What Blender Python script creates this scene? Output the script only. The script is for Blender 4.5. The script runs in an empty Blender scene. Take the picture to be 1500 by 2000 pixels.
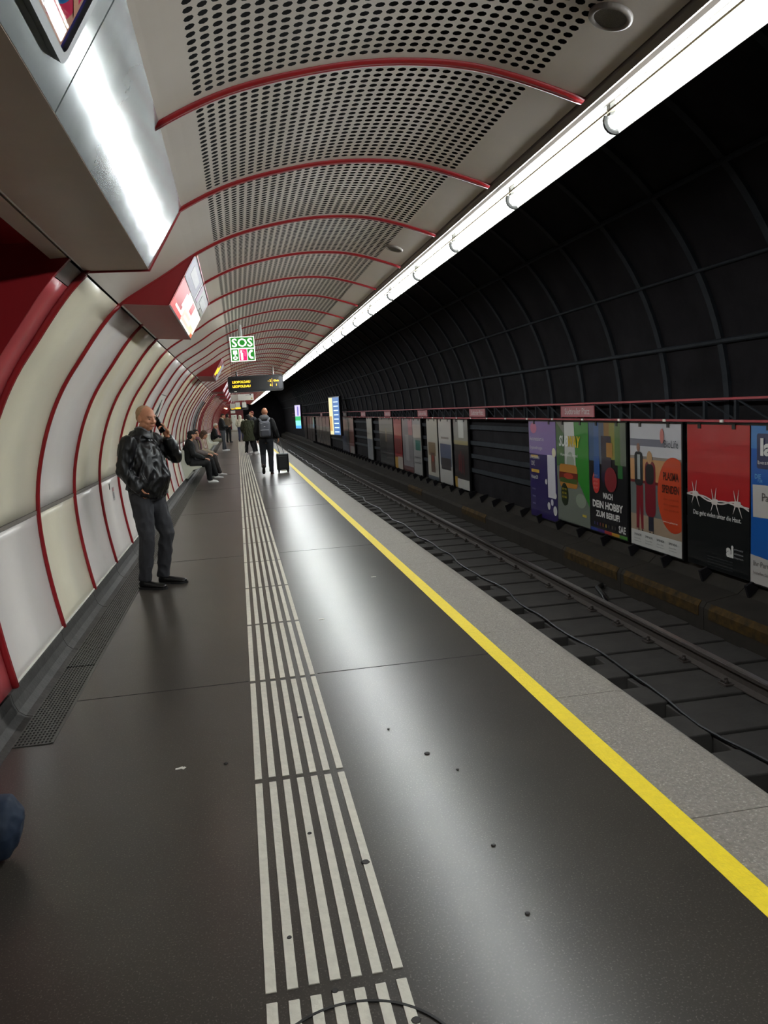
import bpy, bmesh, math, random
from mathutils import Vector, Matrix, noise
random.seed(7)
PI = math.pi
S = bpy.context.scene
COL = S.collection
# ------------------------------------------------------------------ camera
cd = bpy.data.cameras.new('camera'); cam = bpy.data.objects.new('camera', cd); COL.objects.link(cam)
F = 1550.0
cd.sensor_fit = 'VERTICAL'; cd.sensor_height = 36.0; cd.lens = F/2000*36; cd.clip_start = .05; cd.clip_end = 400
def cam_axes():
    Y = Vector((463-750, 812-1000, F)).normalized()
    h = Vector((1, -.058, 0)); n = Y.cross(h).normalized()
    if n.y > 0: n = -n
    X = Y.cross(n)
    return Matrix((X, Y, n))          # rows: world axes seen in camera (x right, y down, z forward)
R = cam_axes()
m = Matrix((R @ Vector((1, 0, 0)), R @ Vector((0, -1, 0)), R @ Vector((0, 0, -1)))).transposed().to_4x4()
m.translation = Vector((0, 0, 1.6)); cam.matrix_world = m
S.camera = cam
# ------------------------------------------------------------------ world, exposure
w = bpy.data.worlds.new('world'); S.world = w; w.use_nodes = True
w.node_tree.nodes['Background'].inputs[0].default_value = (.02, .02, .022, 1)
w.node_tree.nodes['Background'].inputs[1].default_value = .15
S.view_settings.view_transform = 'Standard'; S.view_settings.look = 'None'
S.view_settings.gamma = 1; S.view_settings.use_curve_mapping = False
S.view_settings.exposure = 1.85
TUBE = 17.0         # emission of the fluorescent tubes, the light of the place
YEND = 98.0
# ------------------------------------------------------------------ materials
def srgb(r, g, b):
    f = lambda c: ((c/255+.055)/1.055)**2.4 if c > 10 else c/255/12.92
    return (f(r), f(g), f(b), 1)
MATS = {}
def mat(name, col, rough=.5, metal=0, var=0, scale=4, bump=0, bscale=None, emit=0, stretch=(1, 1, 1), spec=.5, coat=0, rvar=0, col2=None, speck=0, sscale=180, speckcol=None, trans=0):
    if name in MATS: return MATS[name]
    M = bpy.data.materials.new(name); M.use_nodes = True; nt = M.node_tree; N = nt.nodes; L = nt.links
    b = N['Principled BSDF']
    if len(col) == 3: col = srgb(*col)
    b.inputs['Base Color'].default_value = col; b.inputs['Roughness'].default_value = rough
    b.inputs['Metallic'].default_value = metal; b.inputs['Specular IOR Level'].default_value = spec
    b.inputs['Coat Weight'].default_value = coat; b.inputs['Coat Roughness'].default_value = .03
    if trans: b.inputs['Transmission Weight'].default_value = trans
    if emit:
        b.inputs['Emission Color'].default_value = col; b.inputs['Emission Strength'].default_value = emit
    if var or bump or rvar or speck or col2:
        tc = N.new('ShaderNodeNewGeometry'); mp = N.new('ShaderNodeMapping'); mp.inputs['Scale'].default_value = stretch
        L.new(tc.outputs['Position'], mp.inputs['Vector'])
    out = None
    if var or col2:
        nz = N.new('ShaderNodeTexNoise'); nz.inputs['Scale'].default_value = scale; nz.inputs['Detail'].default_value = 6; nz.inputs['Roughness'].default_value = .62
        L.new(mp.outputs[0], nz.inputs['Vector'])
        rp = N.new('ShaderNodeValToRGB'); rp.color_ramp.elements[0].position = .2; rp.color_ramp.elements[1].position = .8; rp.color_ramp.interpolation = 'EASE'
        c2 = srgb(*col2) if col2 else tuple(x*(1-var) for x in col[:3])+(1,)
        rp.color_ramp.elements[0].color = c2; rp.color_ramp.elements[1].color = tuple(min(1, x*(1+var*.35)) for x in col[:3])+(1,)
        L.new(nz.outputs['Fac'], rp.inputs[0]); out = rp.outputs[0]
    if speck:
        vz = N.new('ShaderNodeTexNoise'); vz.inputs['Scale'].default_value = sscale; vz.inputs['Detail'].default_value = 2
        L.new(tc.outputs['Position'], vz.inputs['Vector'])
        r2 = N.new('ShaderNodeValToRGB'); r2.color_ramp.elements[0].position = .58; r2.color_ramp.elements[1].position = .70
        r2.color_ramp.elements[0].color = (0, 0, 0, 1); r2.color_ramp.elements[1].color = (speck, speck, speck, 1)
        L.new(vz.outputs['Fac'], r2.inputs[0])
        mx = N.new('ShaderNodeMix'); mx.data_type = 'RGBA'
        L.new(r2.outputs[0], mx.inputs[0])
        if out: L.new(out, mx.inputs[6])
        else: mx.inputs[6].default_value = col
        mx.inputs[7].default_value = srgb(*speckcol) if speckcol else (.5, .48, .45, 1)
        out = mx.outputs[2]
    if out:
        L.new(out, b.inputs['Base Color'])
        if emit: L.new(out, b.inputs['Emission Color'])
    if bump or rvar:
        nb = N.new('ShaderNodeTexNoise'); nb.inputs['Scale'].default_value = bscale or scale*3; nb.inputs['Detail'].default_value = 5 if (bscale or scale*3) > 8 else 1.5
        L.new(mp.outputs[0], nb.inputs['Vector'])
        if bump:
            bp = N.new('ShaderNodeBump'); bp.inputs['Strength'].default_value = bump; bp.inputs['Distance'].default_value = .01
            L.new(nb.outputs['Fac'], bp.inputs['Height']); L.new(bp.outputs[0], b.inputs['Normal'])
        if rvar:
            mr = N.new('ShaderNodeMapRange'); mr.interpolation_type = 'SMOOTHSTEP'; mr.inputs[1].default_value = .1; mr.inputs[2].default_value = .9
            mr.inputs[3].default_value = max(.03, rough-rvar); mr.inputs[4].default_value = rough+rvar
            n3 = N.new('ShaderNodeTexNoise'); n3.inputs['Scale'].default_value = scale; n3.inputs['Detail'].default_value = 2
            L.new(mp.outputs[0], n3.inputs['Vector']); L.new(n3.outputs['Fac'], mr.inputs[0]); L.new(mr.outputs[0], b.inputs['Roughness'])
    MATS[name] = M; return M
FLOOR = mat('floor_asphalt', (58, 53, 48), .28, var=.2, scale=1.6, speck=.55, sscale=150, speckcol=(118, 113, 104), spec=.42)
STONE = mat('granite_edge', (128, 121, 113), .6, var=.35, scale=60, bump=.5, bscale=90, speck=.5, sscale=110, speckcol=(185, 178, 168))
YEL = mat('yellow_paint', (236, 208, 24), .55, var=.10, scale=30, bump=.25, bscale=90)
CREAM = mat('tactile_cream', (205, 200, 186), .55, var=.14, scale=24, bump=.15, bscale=80)
REDP = mat('red_enamel', (136, 20, 26), .32, var=.12, scale=3)
REDD = mat('red_enamel_dark', (146, 20, 26), .4, var=.1, scale=3)
PINK = mat('red_portal_band', (176, 72, 76), .35, var=.06, scale=3)
PAN = mat('enamel_cream', (224, 217, 194), .33, var=.07, scale=1.3, rvar=.06)
PAN2 = mat('enamel_cool', (220, 214, 208), .33, var=.06, scale=1.3, rvar=.06)
PAN3 = mat('enamel_warm', (228, 218, 188), .36, var=.08, scale=1.3, rvar=.06)
CEIL = mat('ceiling_sheet', (188, 177, 164), .32, metal=.0, var=.05, scale=2)
VOID = mat('cavity_black', (16, 15, 14), .9)
STEEL = mat('brushed_steel', (156, 161, 160), .10, metal=.5, var=.16, scale=5, stretch=(1, .6, 1), bump=.09, bscale=4)
STEELD = mat('steel_soffit', (190, 174, 156), .42, metal=.35, var=.12, scale=2.5, rvar=.05)
TRIMG = mat('grey_trim', (120, 112, 104), .5, var=.08, scale=3)
BLACK = mat('black_satin', (14, 14, 15), .35)
BLACKM = mat('black_matt', (12, 12, 12), .8)
WHITE = mat('white_paint', (225, 222, 212), .4)
TUNW = mat('tunnel_black', (34, 32, 34), .85, var=.4, scale=2, bump=.4, bscale=9, spec=.05)
TUNR = mat('tunnel_rib_grey', (44, 47, 51), .7, var=.3, scale=5, spec=.08)
BALL = mat('track_slab', (34, 32, 31), .85, spec=.15, var=.3, scale=5, bump=.4, bscale=40)
TIE = mat('track_tie', (60, 57, 54), .8, spec=.2, var=.25, scale=4, bump=.3, bscale=30)
RAILM = mat('rail_steel', (120, 112, 106), .35, metal=.8, var=.2, scale=10)
RAILR = mat('rail_rust', (58, 50, 45), .7, var=.3, scale=20)
COVE = mat('cove_stone', (60, 57, 54), .65, var=.45, scale=9, bump=.3, bscale=40)
GRATE = mat('drain_grate', (78, 77, 72), .45, metal=.3, var=.2, scale=8)
LEDGE = mat('ledge_concrete', (46, 42, 37), .85, spec=.1, var=.5, scale=3, col2=(40, 37, 34))
AMBER = mat('ledge_amber', (78, 58, 26), .8, scale=9, col2=(30, 27, 22), spec=.1)
GLASS = mat('display_glass', (235, 235, 235), .04, trans=.9)
TUBEM = mat('tube_glow', (.91, .97, 1, 1), .5, emit=TUBE)
EK = .36      # lit signs and screens against the lamps
def emat(name, col, e): return mat(name, col, .4, emit=e*EK)
# ------------------------------------------------------------------ mesh helpers
def obj(name, bm, material=None, parent=None, smooth=False):
    me = bpy.data.meshes.new(name)
    bmesh.ops.recalc_face_normals(bm, faces=bm.faces[:])
    bm.to_mesh(me); bm.free()
    if material: me.materials.append(material)
    if smooth: me.polygons.foreach_set('use_smooth', [True]*len(me.polygons))
    o = bpy.data.objects.new(name, me); COL.objects.link(o)
    if parent: o.parent = parent
    return o
def share(name, src, parent, loc=(0, 0, 0), mtl=None):
    o = src.copy(); o.name = name; COL.objects.link(o); o.parent = parent; o.location = loc
    if mtl:
        o.material_slots[0].link = 'OBJECT'; o.material_slots[0].material = mtl
    return o
def thing(name, label, cat, loc=(0, 0, 0), rz=0, group=None):
    o = bpy.data.objects.new(name, None); COL.objects.link(o); o.empty_display_size = .1
    o.location = loc; o.rotation_euler = (0, 0, rz); o['label'] = label; o['category'] = cat
    if group: o['group'] = group
    return o
def tag(o, label, cat, group=None):
    o['label'] = label; o['category'] = cat
    if group: o['group'] = group
    return o
def struct(o): o['kind'] = 'structure'; return o
def lab(o, l): o['label'] = l; return o
def box(bm, x0, x1, y0, y1, z0, z1, M=None, bev=0):
    r = bmesh.ops.create_cube(bm, size=1)
    vs = r['verts']
    for v in vs:
        v.co = Vector(((x0+x1)/2+v.co.x*(x1-x0), (y0+y1)/2+v.co.y*(y1-y0), (z0+z1)/2+v.co.z*(z1-z0)))
    if bev:
        es = list({e for v in vs for e in v.link_edges})
        rr = bmesh.ops.bevel(bm, geom=es, offset=bev, segments=2, affect='EDGES', profile=.5)
        vs = list({v for f in rr['faces'] for v in f.verts} | {v for v in vs if v.is_valid})
    if M:
        for v in vs: v.co = M @ v.co
    return vs
def bx(name, mtl, parent, *a, bev=0):
    bm = bmesh.new(); box(bm, *a, bev=bev); return obj(name, bm, mtl, parent)
def prism(bm, poly, y0, y1, axis='y', M=None):
    """poly of (x,z) extruded from y0 to y1"""
    a = [bm.verts.new((p[0], y0, p[1])) for p in poly]; b = [bm.verts.new((p[0], y1, p[1])) for p in poly]
    n = len(poly)
    fs = [bm.faces.new(a), bm.faces.new(b[::-1])]
    for i in range(n): fs.append(bm.faces.new((a[i], b[i], b[(i+1) % n], a[(i+1) % n])))
    if M:
        for v in a+b: v.co = M @ v.co
    return fs
def tube(bm, pts, rad, side=None, n=10, cap=True):
    pts = [Vector(p) for p in pts]; rings = []
    k = len(pts)
    for i, p in enumerate(pts):
        t = (pts[min(i+1, k-1)]-pts[max(i-1, 0)]).normalized()
        s = Vector(side) if side else (Vector((0, 0, 1)) if abs(t.z) < .9 else Vector((1, 0, 0)))
        a = (s-t*s.dot(t))
        if a.length < 1e-4: a = Vector((0, 1, 0))-t*t.y
        a.normalize(); b = t.cross(a)
        r = rad[i] if isinstance(rad, (list, tuple)) and isinstance(rad[0], (list, tuple)) else ((rad[i],)*2 if isinstance(rad, (list, tuple)) else (rad, rad))
        rings.append([bm.verts.new(p+a*(r[0]*math.cos(j*2*PI/n))+b*(r[1]*math.sin(j*2*PI/n))) for j in range(n)])
    for i in range(k-1):
        for j in range(n): bm.faces.new((rings[i][j], rings[i][(j+1) % n], rings[i+1][(j+1) % n], rings[i+1][j]))
    if cap: bm.faces.new(rings[0][::-1]); bm.faces.new(rings[-1])
    return rings
def ell(bm, c, r, M=None, seg=16, rings=10):
    g = bmesh.ops.create_uvsphere(bm, u_segments=seg, v_segments=rings, radius=1)
    for v in g['verts']:
        p = Vector((v.co.x*r[0], v.co.y*r[1], v.co.z*r[2]))
        if M: p = M @ p
        v.co = p+Vector(c)
    return g['verts']
def disc(bm, c, r, h, M=None, n=24):
    g = bmesh.ops.create_cone(bm, cap_ends=True, segments=n, radius1=r, radius2=r, depth=h)
    for v in g['verts']:
        p = v.co+Vector(c); v.co = M @ p if M else p
# ------------------------------------------------------------------ cross-section of the platform vault
PTS = [(-1.37, .14), (-1.415, .4), (-1.45, .7), (-1.46, 1.0), (-1.425, 1.28), (-1.33, 1.6), (-1.2, 1.87), (-1.05, 2.08), (-.9, 2.28), (-.76, 2.425), (-.58, 2.535), (-.39, 2.645), (-.2, 2.765), (.07, 2.885), (.4, 2.965), (.7, 3.005), (1.03, 3.0), (1.3, 2.945), (1.57, 2.86)]
def catmull(P, k=6):
    out = []
    for i in range(len(P)-1):
        p0 = Vector(P[max(i-1, 0)]); p1 = Vector(P[i]); p2 = Vector(P[i+1]); p3 = Vector(P[min(i+2, len(P)-1)])
        for j in range(k):
            t = j/k
            out.append(.5*((2*p1)+(p2-p0)*t+(2*p0-5*p1+4*p2-p3)*t*t+(3*p1-p0-3*p2+p3)*t**3))
    out.append(Vector(P[-1])); return out
CURVE = catmull(PTS)
for _ in range(3): CURVE = [CURVE[0]]+[(CURVE[i-1]+CURVE[i]*2+CURVE[i+1])/4 for i in range(1, len(CURVE)-1)]+[CURVE[-1]]
ARC = [0]
for i in range(1, len(CURVE)): ARC.append(ARC[-1]+(CURVE[i]-CURVE[i-1]).length)
def at(s):
    s = max(0, min(ARC[-1]-1e-6, s))
    import bisect
    i = min(bisect.bisect_right(ARC, s)-1, len(CURVE)-2); t = (s-ARC[i])/(ARC[i+1]-ARC[i])
    p = CURVE[i].lerp(CURVE[i+1], t); d = (CURVE[i+1]-CURVE[i]).normalized()
    return p, Vector((d.y, -d.x))          # point and normal towards the platform
def s_of(test):
    return next(ARC[i] for i, p in enumerate(CURVE) if test(p))
S_SEAM = s_of(lambda p: p.y > .96); S_TOP = s_of(lambda p: p.x > -.77 and p.y > 2)
S_H0 = s_of(lambda p: p.x > -.10 and p.y > 2); S_H1 = s_of(lambda p: p.x > 1.34 and p.y > 2)
SP = 1.30; Y0 = 4.69
def sweep(bm, s0, s1, y0, y1, off0=0, off1=-.012, n=14):
    """curved sheet between arc lengths s0..s1 with thickness"""
    A = []
    for i in range(n+1):
        p, nn = at(s0+(s1-s0)*i/n); a = p+nn*off0; b = p+nn*off1
        A.append([bm.verts.new((a.x, y0, a.y)), bm.verts.new((a.x, y1, a.y)), bm.verts.new((b.x, y1, b.y)), bm.verts.new((b.x, y0, b.y))])
    for i in range(n):
        for j in range(4): bm.faces.new((A[i][j], A[i][(j+1) % 4], A[i+1][(j+1) % 4], A[i+1][j]))
    bm.faces.new(A[0]); bm.faces.new(A[-1][::-1])
def rib_mesh(bm, s0, s1, w, h, n):
    prof = [(-w/2, -.01), (-w/2, h*.35), (-w*.36, h*.9), (-w*.1, h), (0, h*.78), (w*.1, h), (w*.36, h*.9), (w/2, h*.35), (w/2, -.01)]
    A = []
    for i in range(n+1):
        p, nn = at(s0+(s1-s0)*i/n)
        A.append([bm.verts.new((p.x+nn.x*q[1], q[0], p.y+nn.y*q[1])) for q in prof])
    k = len(prof)
    for i in range(n):
        for j in range(k): bm.faces.new((A[i][j], A[i][(j+1) % k], A[i+1][(j+1) % k], A[i+1][j]))
    bm.faces.new(A[0]); bm.faces.new(A[-1][::-1])
# ------------------------------------------------------------------ SETTING: floor
bm = bmesh.new(); box(bm, -3.4, 1.46, -14, YEND, -.2, 0)
fl = struct(obj('floor', bm, FLOOR))
bm = bmesh.new(); prism(bm, [(1.555, -.004), (1.90, -.004), (1.95, -.012), (1.985, -.035), (1.99, -.08), (1.97, -.25), (1.6, -.25), (1.555, -.2)], -.65, .65)
slab0 = obj('edge_slab', bm, STONE, fl); n = 0
bm = bmesh.new(); box(bm, 1.46, 1.90, -14, YEND, -1.4, -.21); obj('platform_base', bm, BALL, fl)
for k in range(-10, 75):
    o = slab0 if k == -10 else share('edge_slab', slab0, fl)
    o.location = (0, .62+k*1.306, 0)
tag(bx('yellow_line', YEL, None, 1.46, 1.555, -14, YEND, -.1, .0015), 'bright yellow painted safety line running along the platform edge', 'floor marking')
for k, y in enumerate([4.73, 9.15, 13.6, 18.0, 22.4, 26.9, 31.3, 35.7]):
    for a, b in ((-1.06, -.06), (.36, 1.455)):
        bm = bmesh.new(); box(bm, a, b, y-.004, y+.004, -.01, .0012); obj('floor_joint', bm, mat('joint_dark', (34, 33, 32), .7), fl)
# tactile strip
tp = thing('tactile_strip', 'strip of seven raised cream guide bars running down the platform', 'floor marking', (0, 0, 0))
bm = bmesh.new(); box(bm, -.0165, .0165, 0, 1.0, 0, 1, bev=0)
for v in bm.verts:
    v.co.z = .0032 if v.co.z > .5 else -.001
    if v.co.z > 0: v.co.x *= .88
bar = obj('tactile_bar', bm, CREAM, tp)
breaks = [-.62, .71, 2.04]+[2.04+1.33*i for i in range(1, 37)]
first = True; cnt = 0
PIT = .0605
for k in range(len(breaks)-1):
    for j in range(7):
        x = -.052+.0165+j*PIT
        ya, yb = breaks[k]+.022, breaks[k+1]-.022
        o = bar if first else share('tactile_bar', bar, tp); first = False
        o.location = (x, ya+random.uniform(-.004, .004), 0); o.scale = (1, yb-ya, 1)
# inspection cover ring at the very front
cv = thing('inspection_cover', 'thin round cover ring let into the floor across the cream guide bars', 'manhole cover', (.17, 1.70, 0))
bm = bmesh.new()
for i in range(64):
    a, b = i*2*PI/64, (i+1)*2*PI/64
    q = []
    for r_, z_ in ((.262, .001), (.262, .0045), (.27, .0045), (.27, .001)):
        q.append((bm.verts.new((r_*math.cos(a), r_*math.sin(a), z_)), bm.verts.new((r_*math.cos(b), r_*math.sin(b), z_))))
    for u in range(3): bm.faces.new((q[u][0], q[u+1][0], q[u+1][1], q[u][1]))
obj('ring', bm, mat('joint_dark', (34, 33, 32), .7), cv)
# gum spots and scraps
for x, y, r in ((.322, 2.62, .016), (.335, 1.86, .014), (.03, 2.28, .008), (.145, 2.87, .009), (.20, 4.05, .014), (.14, 2.02, .010), (.74, 3.42, .014), (.83, 3.22, .007), (.62, 3.75, .007), (.79, 2.6, .008), (.77, 2.2, .008), (-.18, 3.6, .010)):
    bm = bmesh.new(); g = bmesh.ops.create_cone(bm, cap_ends=True, segments=14, radius1=r, radius2=r*.8, depth=.003)
    for v in bm.verts: v.co.x *= 1+.3*noise.noise(v.co*90+Vector((x, y, 0))); v.co.z += .0035
    o = obj('gum_spot', bm, mat('gum', (44, 41, 40), .7), fl); o.location = (x, y, .0005)
for i, (x, y, l) in enumerate(((-.385, 3.61, 'small torn white paper scrap on the bare floor left of the guide bars'), (.52, 6.0, 'tiny white paper scrap just right of the guide bars'), (1.16, 7.35, 'tiny white scrap lying nearest the yellow line'), (-1.13, 3.45, 'white scrap on the floor beside the dark blue bag'))):
    bm = bmesh.new()
    for q in range(3):
        vs = box(bm, -.011, .011, -.006, .006, .0015, .003, Matrix.Translation((q*.013-.013, (q % 2)*.006, 0)) @ Matrix.Rotation(.5*q, 4, 'Z') @ Matrix.Rotation(.15, 4, 'X'))
    o = obj('paper_scrap', bm, WHITE); o.location = (x, y, 0); tag(o, l, 'litter')
# ------------------------------------------------------------------ left wall
bm = bmesh.new(); sweep(bm, 0, S_TOP+.02, Y0+.02, YEND, -.03, -.09, 24)
wl = struct(obj('wall_left', bm, VOID))
def wallpanel(s0, s1, name):
    bm = bmesh.new(); sweep(bm, s0, s1, .012, SP-.012, 0, -.02, 16); return obj(name, bm, PAN, wl, True)
for f in (True,):
    lowp = wallpanel(0.008, S_SEAM-.018, 'wall_panel'); upp = wallpanel(S_SEAM+.018, S_TOP-.008, 'wall_panel')
    bm = bmesh.new(); sweep(bm, S_SEAM-.014, S_SEAM+.014, .012, SP-.012, .004, -.01, 2); seam = obj('seam_strip', bm, TRIMG, wl)
    bm = bmesh.new(); rib_mesh(bm, 0, S_TOP, .046, .022, 40); wrib = obj('rib', bm, REDP, wl, True)
    bm = bmesh.new(); sweep(bm, -.0, .016, .012, SP-.012, .008, -.01, 1); foot = obj('foot_trim', bm, WHITE, wl)
pans = [PAN2, PAN, PAN, PAN3, PAN2, PAN3, PAN2, PAN, PAN2]
NP = int((YEND-Y0)/SP)
def portal(k): return k in (19, 20, 31, 32, 43, 44)
ob = [lowp, upp, seam, wrib, foot]
for k in range(NP):
    y = Y0+k*SP
    for i, o in enumerate(ob):
        src = o
        if portal(k) and i in (0, 1, 2, 4): m_ = REDP if i != 4 else REDD
        elif i == 0: m_ = pans[(k*2) % 9]
        elif i == 1: m_ = pans[(k*5+1) % 9]
        else: m_ = o.data.materials[0]
        if k == 0: pass
        else: share(o.name.split('.')[0], o, wl, (0, y, 0), m_)
for o in ob: o.location = (0, Y0, 0)
lowp.material_slots[0].link = 'OBJECT'; lowp.material_slots[0].material = PAN2
# cove skirting and drain grate
cs = struct(bpy.data.objects.new('baseboard_left', None)); COL.objects.link(cs)
bm = bmesh.new()
cp = [(-1.45, -.01), (-1.25, -.01), (-1.25, .003), (-1.29, .012), (-1.325, .04), (-1.345, .085), (-1.355, .145), (-1.45, .145)]
prism(bm, cp, .004, 1.296); cove = obj('cove_stone', bm, COVE, cs)
for k in range(-1, NP): 
    o = cove if k == -1 else share('cove_stone', cove, cs)
    o.location = (0, 4.55+k*1.3, 0)
gr = thing('drain_grate', 'long perforated metal drain grate set along the foot of the cream wall', 'grate')
bm = bmesh.new()
gx0, gx1 = -1.25, -1.065
nx, ny = 10, 36; cw = (gx1-gx0)/nx; ch = 1.3/ny
for i in range(nx+1): box(bm, gx0+i*cw-.004, gx0+i*cw+.004, 0, 1.298, .0005, .004)
for j in range(ny+1): box(bm, gx0, gx1, j*ch-.006, j*ch+.006, .0005, .0045)
box(bm, gx1-.002, gx1+.012, 0, 1.298, .0, .005)
gsrc = obj('grate_section', bm, GRATE, gr); gsrc.location = (0, 4.12, 0)
bm = bmesh.new(); box(bm, gx0, gx1, 0, 1.3, .0002, .0012); gpit = obj('grate_pit', bm, BLACKM, gr); gpit.location = (0, 4.12, 0)
for k in range(1, 40):
    share('grate_section', gsrc, gr, (0, 4.12+k*1.3, 0)); share('grate_pit', gpit, gr, (0, 4.12+k*1.3, 0))
# ------------------------------------------------------------------ ceiling
bm = bmesh.new(); sweep(bm, S_TOP-.05, ARC[-1], -14, YEND, -.16, -.2, 20)
ce = struct(obj('ceiling', bm, VOID))
bm = bmesh.new()
NC, NR = 30, 22; ph = (S_H1-S_H0)/NC; mg = .062; pv = (SP-2*mg)/NR
def P3(s, y, off=0):
    p, nn = at(s); return (p.x+nn.x*off, y, p.y+nn.y*off)
cache = {}
def V(s, y):
    k = (round(s, 5), round(y, 5))
    if k not in cache: cache[k] = bm.verts.new(P3(s, y))
    return cache[k]
hr = .0182
for i in range(NC):
    for j in range(NR):
        s0 = S_H0+i*ph; yy = mg+j*pv; sc = s0+ph/2; yc = yy+pv/2
        outer = [V(s0, yy), V(sc, yy), V(s0+ph, yy), V(s0+ph, yc), V(s0+ph, yy+pv), V(sc, yy+pv), V(s0, yy+pv), V(s0, yc)]
        ang = [-135, -90, -45, 0, 45, 90, 135, 180]
        inner = [bm.verts.new(P3(sc+hr*math.cos(math.radians(a)), yc+hr*math.sin(math.radians(a)))) for a in ang]
        for q in range(8):
            bm.faces.new((outer[q], outer[(q+1) % 8], inner[(q+1) % 8], inner[q]))
def strip(s0, s1, y0, y1, n):
    for i in range(n):
        a, b = s0+(s1-s0)*i/n, s0+(s1-s0)*(i+1)/n
        bm.faces.new([bm.verts.new(P3(*q)) for q in ((a, y0), (b, y0), (b, y1), (a, y1))])
strip(S_TOP+.006, S_H0, .01, SP-.01, 12); strip(S_H1, ARC[-1]-.004, .01, SP-.01, 5)
strip(S_H0, S_H1, .01, mg, NC); strip(S_H0, S_H1, SP-mg, SP-.01, NC)
cpan = obj('ceiling_panel', bm, CEIL, ce, True)
bm = bmesh.new(); rib_mesh(bm, S_TOP, ARC[-1], .050, .017, 44); crib = obj('rib', bm, REDP, ce, True)
S_CAS = s_of(lambda p: p.x > -.26 and p.y > 2)
bm = bmesh.new(); rib_mesh(bm, S_CAS, ARC[-1], .050, .017, 34); crib2 = obj('rib', bm, REDP, ce, True); crib2.location = (0, Y0-SP, 0)
first = True
for k in range(-13, NP):
    y = Y0+k*SP
    if k == -13: cpan.location = (0, y, 0)
    else: share('ceiling_panel', cpan, ce, (0, y, 0))
    if k < -1: share('rib', crib2, ce, (0, y, 0))
    elif k == 0: crib.location = (0, y, 0)
    elif k > 0: share('rib', crib, ce, (0, y, 0))
# ceiling edge profile (grey double moulding) next to the lamps
bm = bmesh.new(); prism(bm, [(1.575, 2.85), (1.60, 2.835), (1.622, 2.846), (1.628, 2.866), (1.655, 2.848), (1.694, 2.846), (1.698, 2.95), (1.575, 2.95)], -14, YEND)
struct(obj('trim_1', bm, TRIMG))
def speaker(x, y, l):
    s = s_of(lambda p: p.x > x and p.y > 2); p, nn = at(s)
    t = thing('ceiling_speaker', l, 'loudspeaker', (p.x, y, p.y))
    M = Vector((nn.x, 0, nn.y)).to_track_quat('Z', 'Y').to_matrix().to_4x4()
    bm = bmesh.new()
    for i in range(32):
        q = []
        for r_, h_ in ((.058, .0), (.058, .012), (.066, .018), (.078, .012), (.078, .0)):
            a, b = i*2*PI/32, (i+1)*2*PI/32
            q.append([bm.verts.new(M @ Vector((r_*math.cos(c_), r_*math.sin(c_), h_))) for c_ in (a, b)])
        for u in range(4): bm.faces.new((q[u][0], q[u+1][0], q[u+1][1], q[u][1]))
    obj('rim', bm, TRIMG, t, True)
    bm = bmesh.new(); disc(bm, (0, 0, .006), .058, .008, M); obj('grille', bm, mat('speaker_mesh', (120, 116, 108), .7, var=.6, scale=400), t)
speaker(1.385, 2.78, 'round speaker in the nearest perforated ceiling panel by the lamps')
speaker(1.37, 6.72, 'round ceiling speaker farther down the vault, beside the lamp row')
# ------------------------------------------------------------------ fluorescent lamp row
l0 = 'open fluorescent tube lamp in the continuous row above the platform edge'
lg = 'fluorescent lamps above the platform edge'
lt = thing('fluorescent_lamp', l0, 'lamp', (0, 0, 0), 0, lg)
bm = bmesh.new(); prism(bm, [(1.702, 2.92), (1.852, 2.92), (1.819, 2.814), (1.816, 2.784), (1.824, 2.783), (1.877, 2.95), (1.702, 2.95)], .003, SP-.003)
hs = obj('housing', bm, mat('lamp_housing', (228, 224, 212), .4), lt)
bm = bmesh.new(); prism(bm, [(1.702, 2.822), (1.744, 2.834), (1.744, 2.842), (1.702, 2.832)], .003, SP-.003); ra = obj('divider_rail', bm, mat('lamp_rail', (96, 88, 70), .8, spec=.2), lt)
tb = []
for (x, z, r) in ((1.764, 2.893, .010), (1.743, 2.790, .031)):
    bm = bmesh.new(); tube(bm, [(x, .03, z), (x, SP-.03, z)], r, n=12); tb.append(obj('tube', bm, TUBEM, lt, True))
    bm = bmesh.new(); tube(bm, [(x, .002, z), (x, .03, z)], r*.7, n=10); tube(bm, [(x, SP-.03, z), (x, SP-.002, z)], r*.7, n=10)
    tb.append(obj('tube_cap', bm, WHITE, lt))
bm = bmesh.new(); tube(bm, [(1.743+.043*math.cos(a_), .020, 2.790+.043*math.sin(a_)) for a_ in [math.radians(150+q*20) for q in range(8)]], .013, side=(0, 1, 0), n=8)
box(bm, 1.717, 1.742, .004, .040, 2.815, 2.925); hk = obj('bracket', bm, mat('bracket_grey', (40, 40, 38), .6), lt)
parts = [hs, ra]+tb+[hk]
first = True
for k in range(-13, 70):
    y = 4.75+k*SP-.02
    if first: lt.location = (0, y, 0); first = False; continue
    c_ = lt.copy(); COL.objects.link(c_); c_.location = (0, y, 0)
    for p in parts: q = p.copy(); COL.objects.link(q); q.parent = c_
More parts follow.
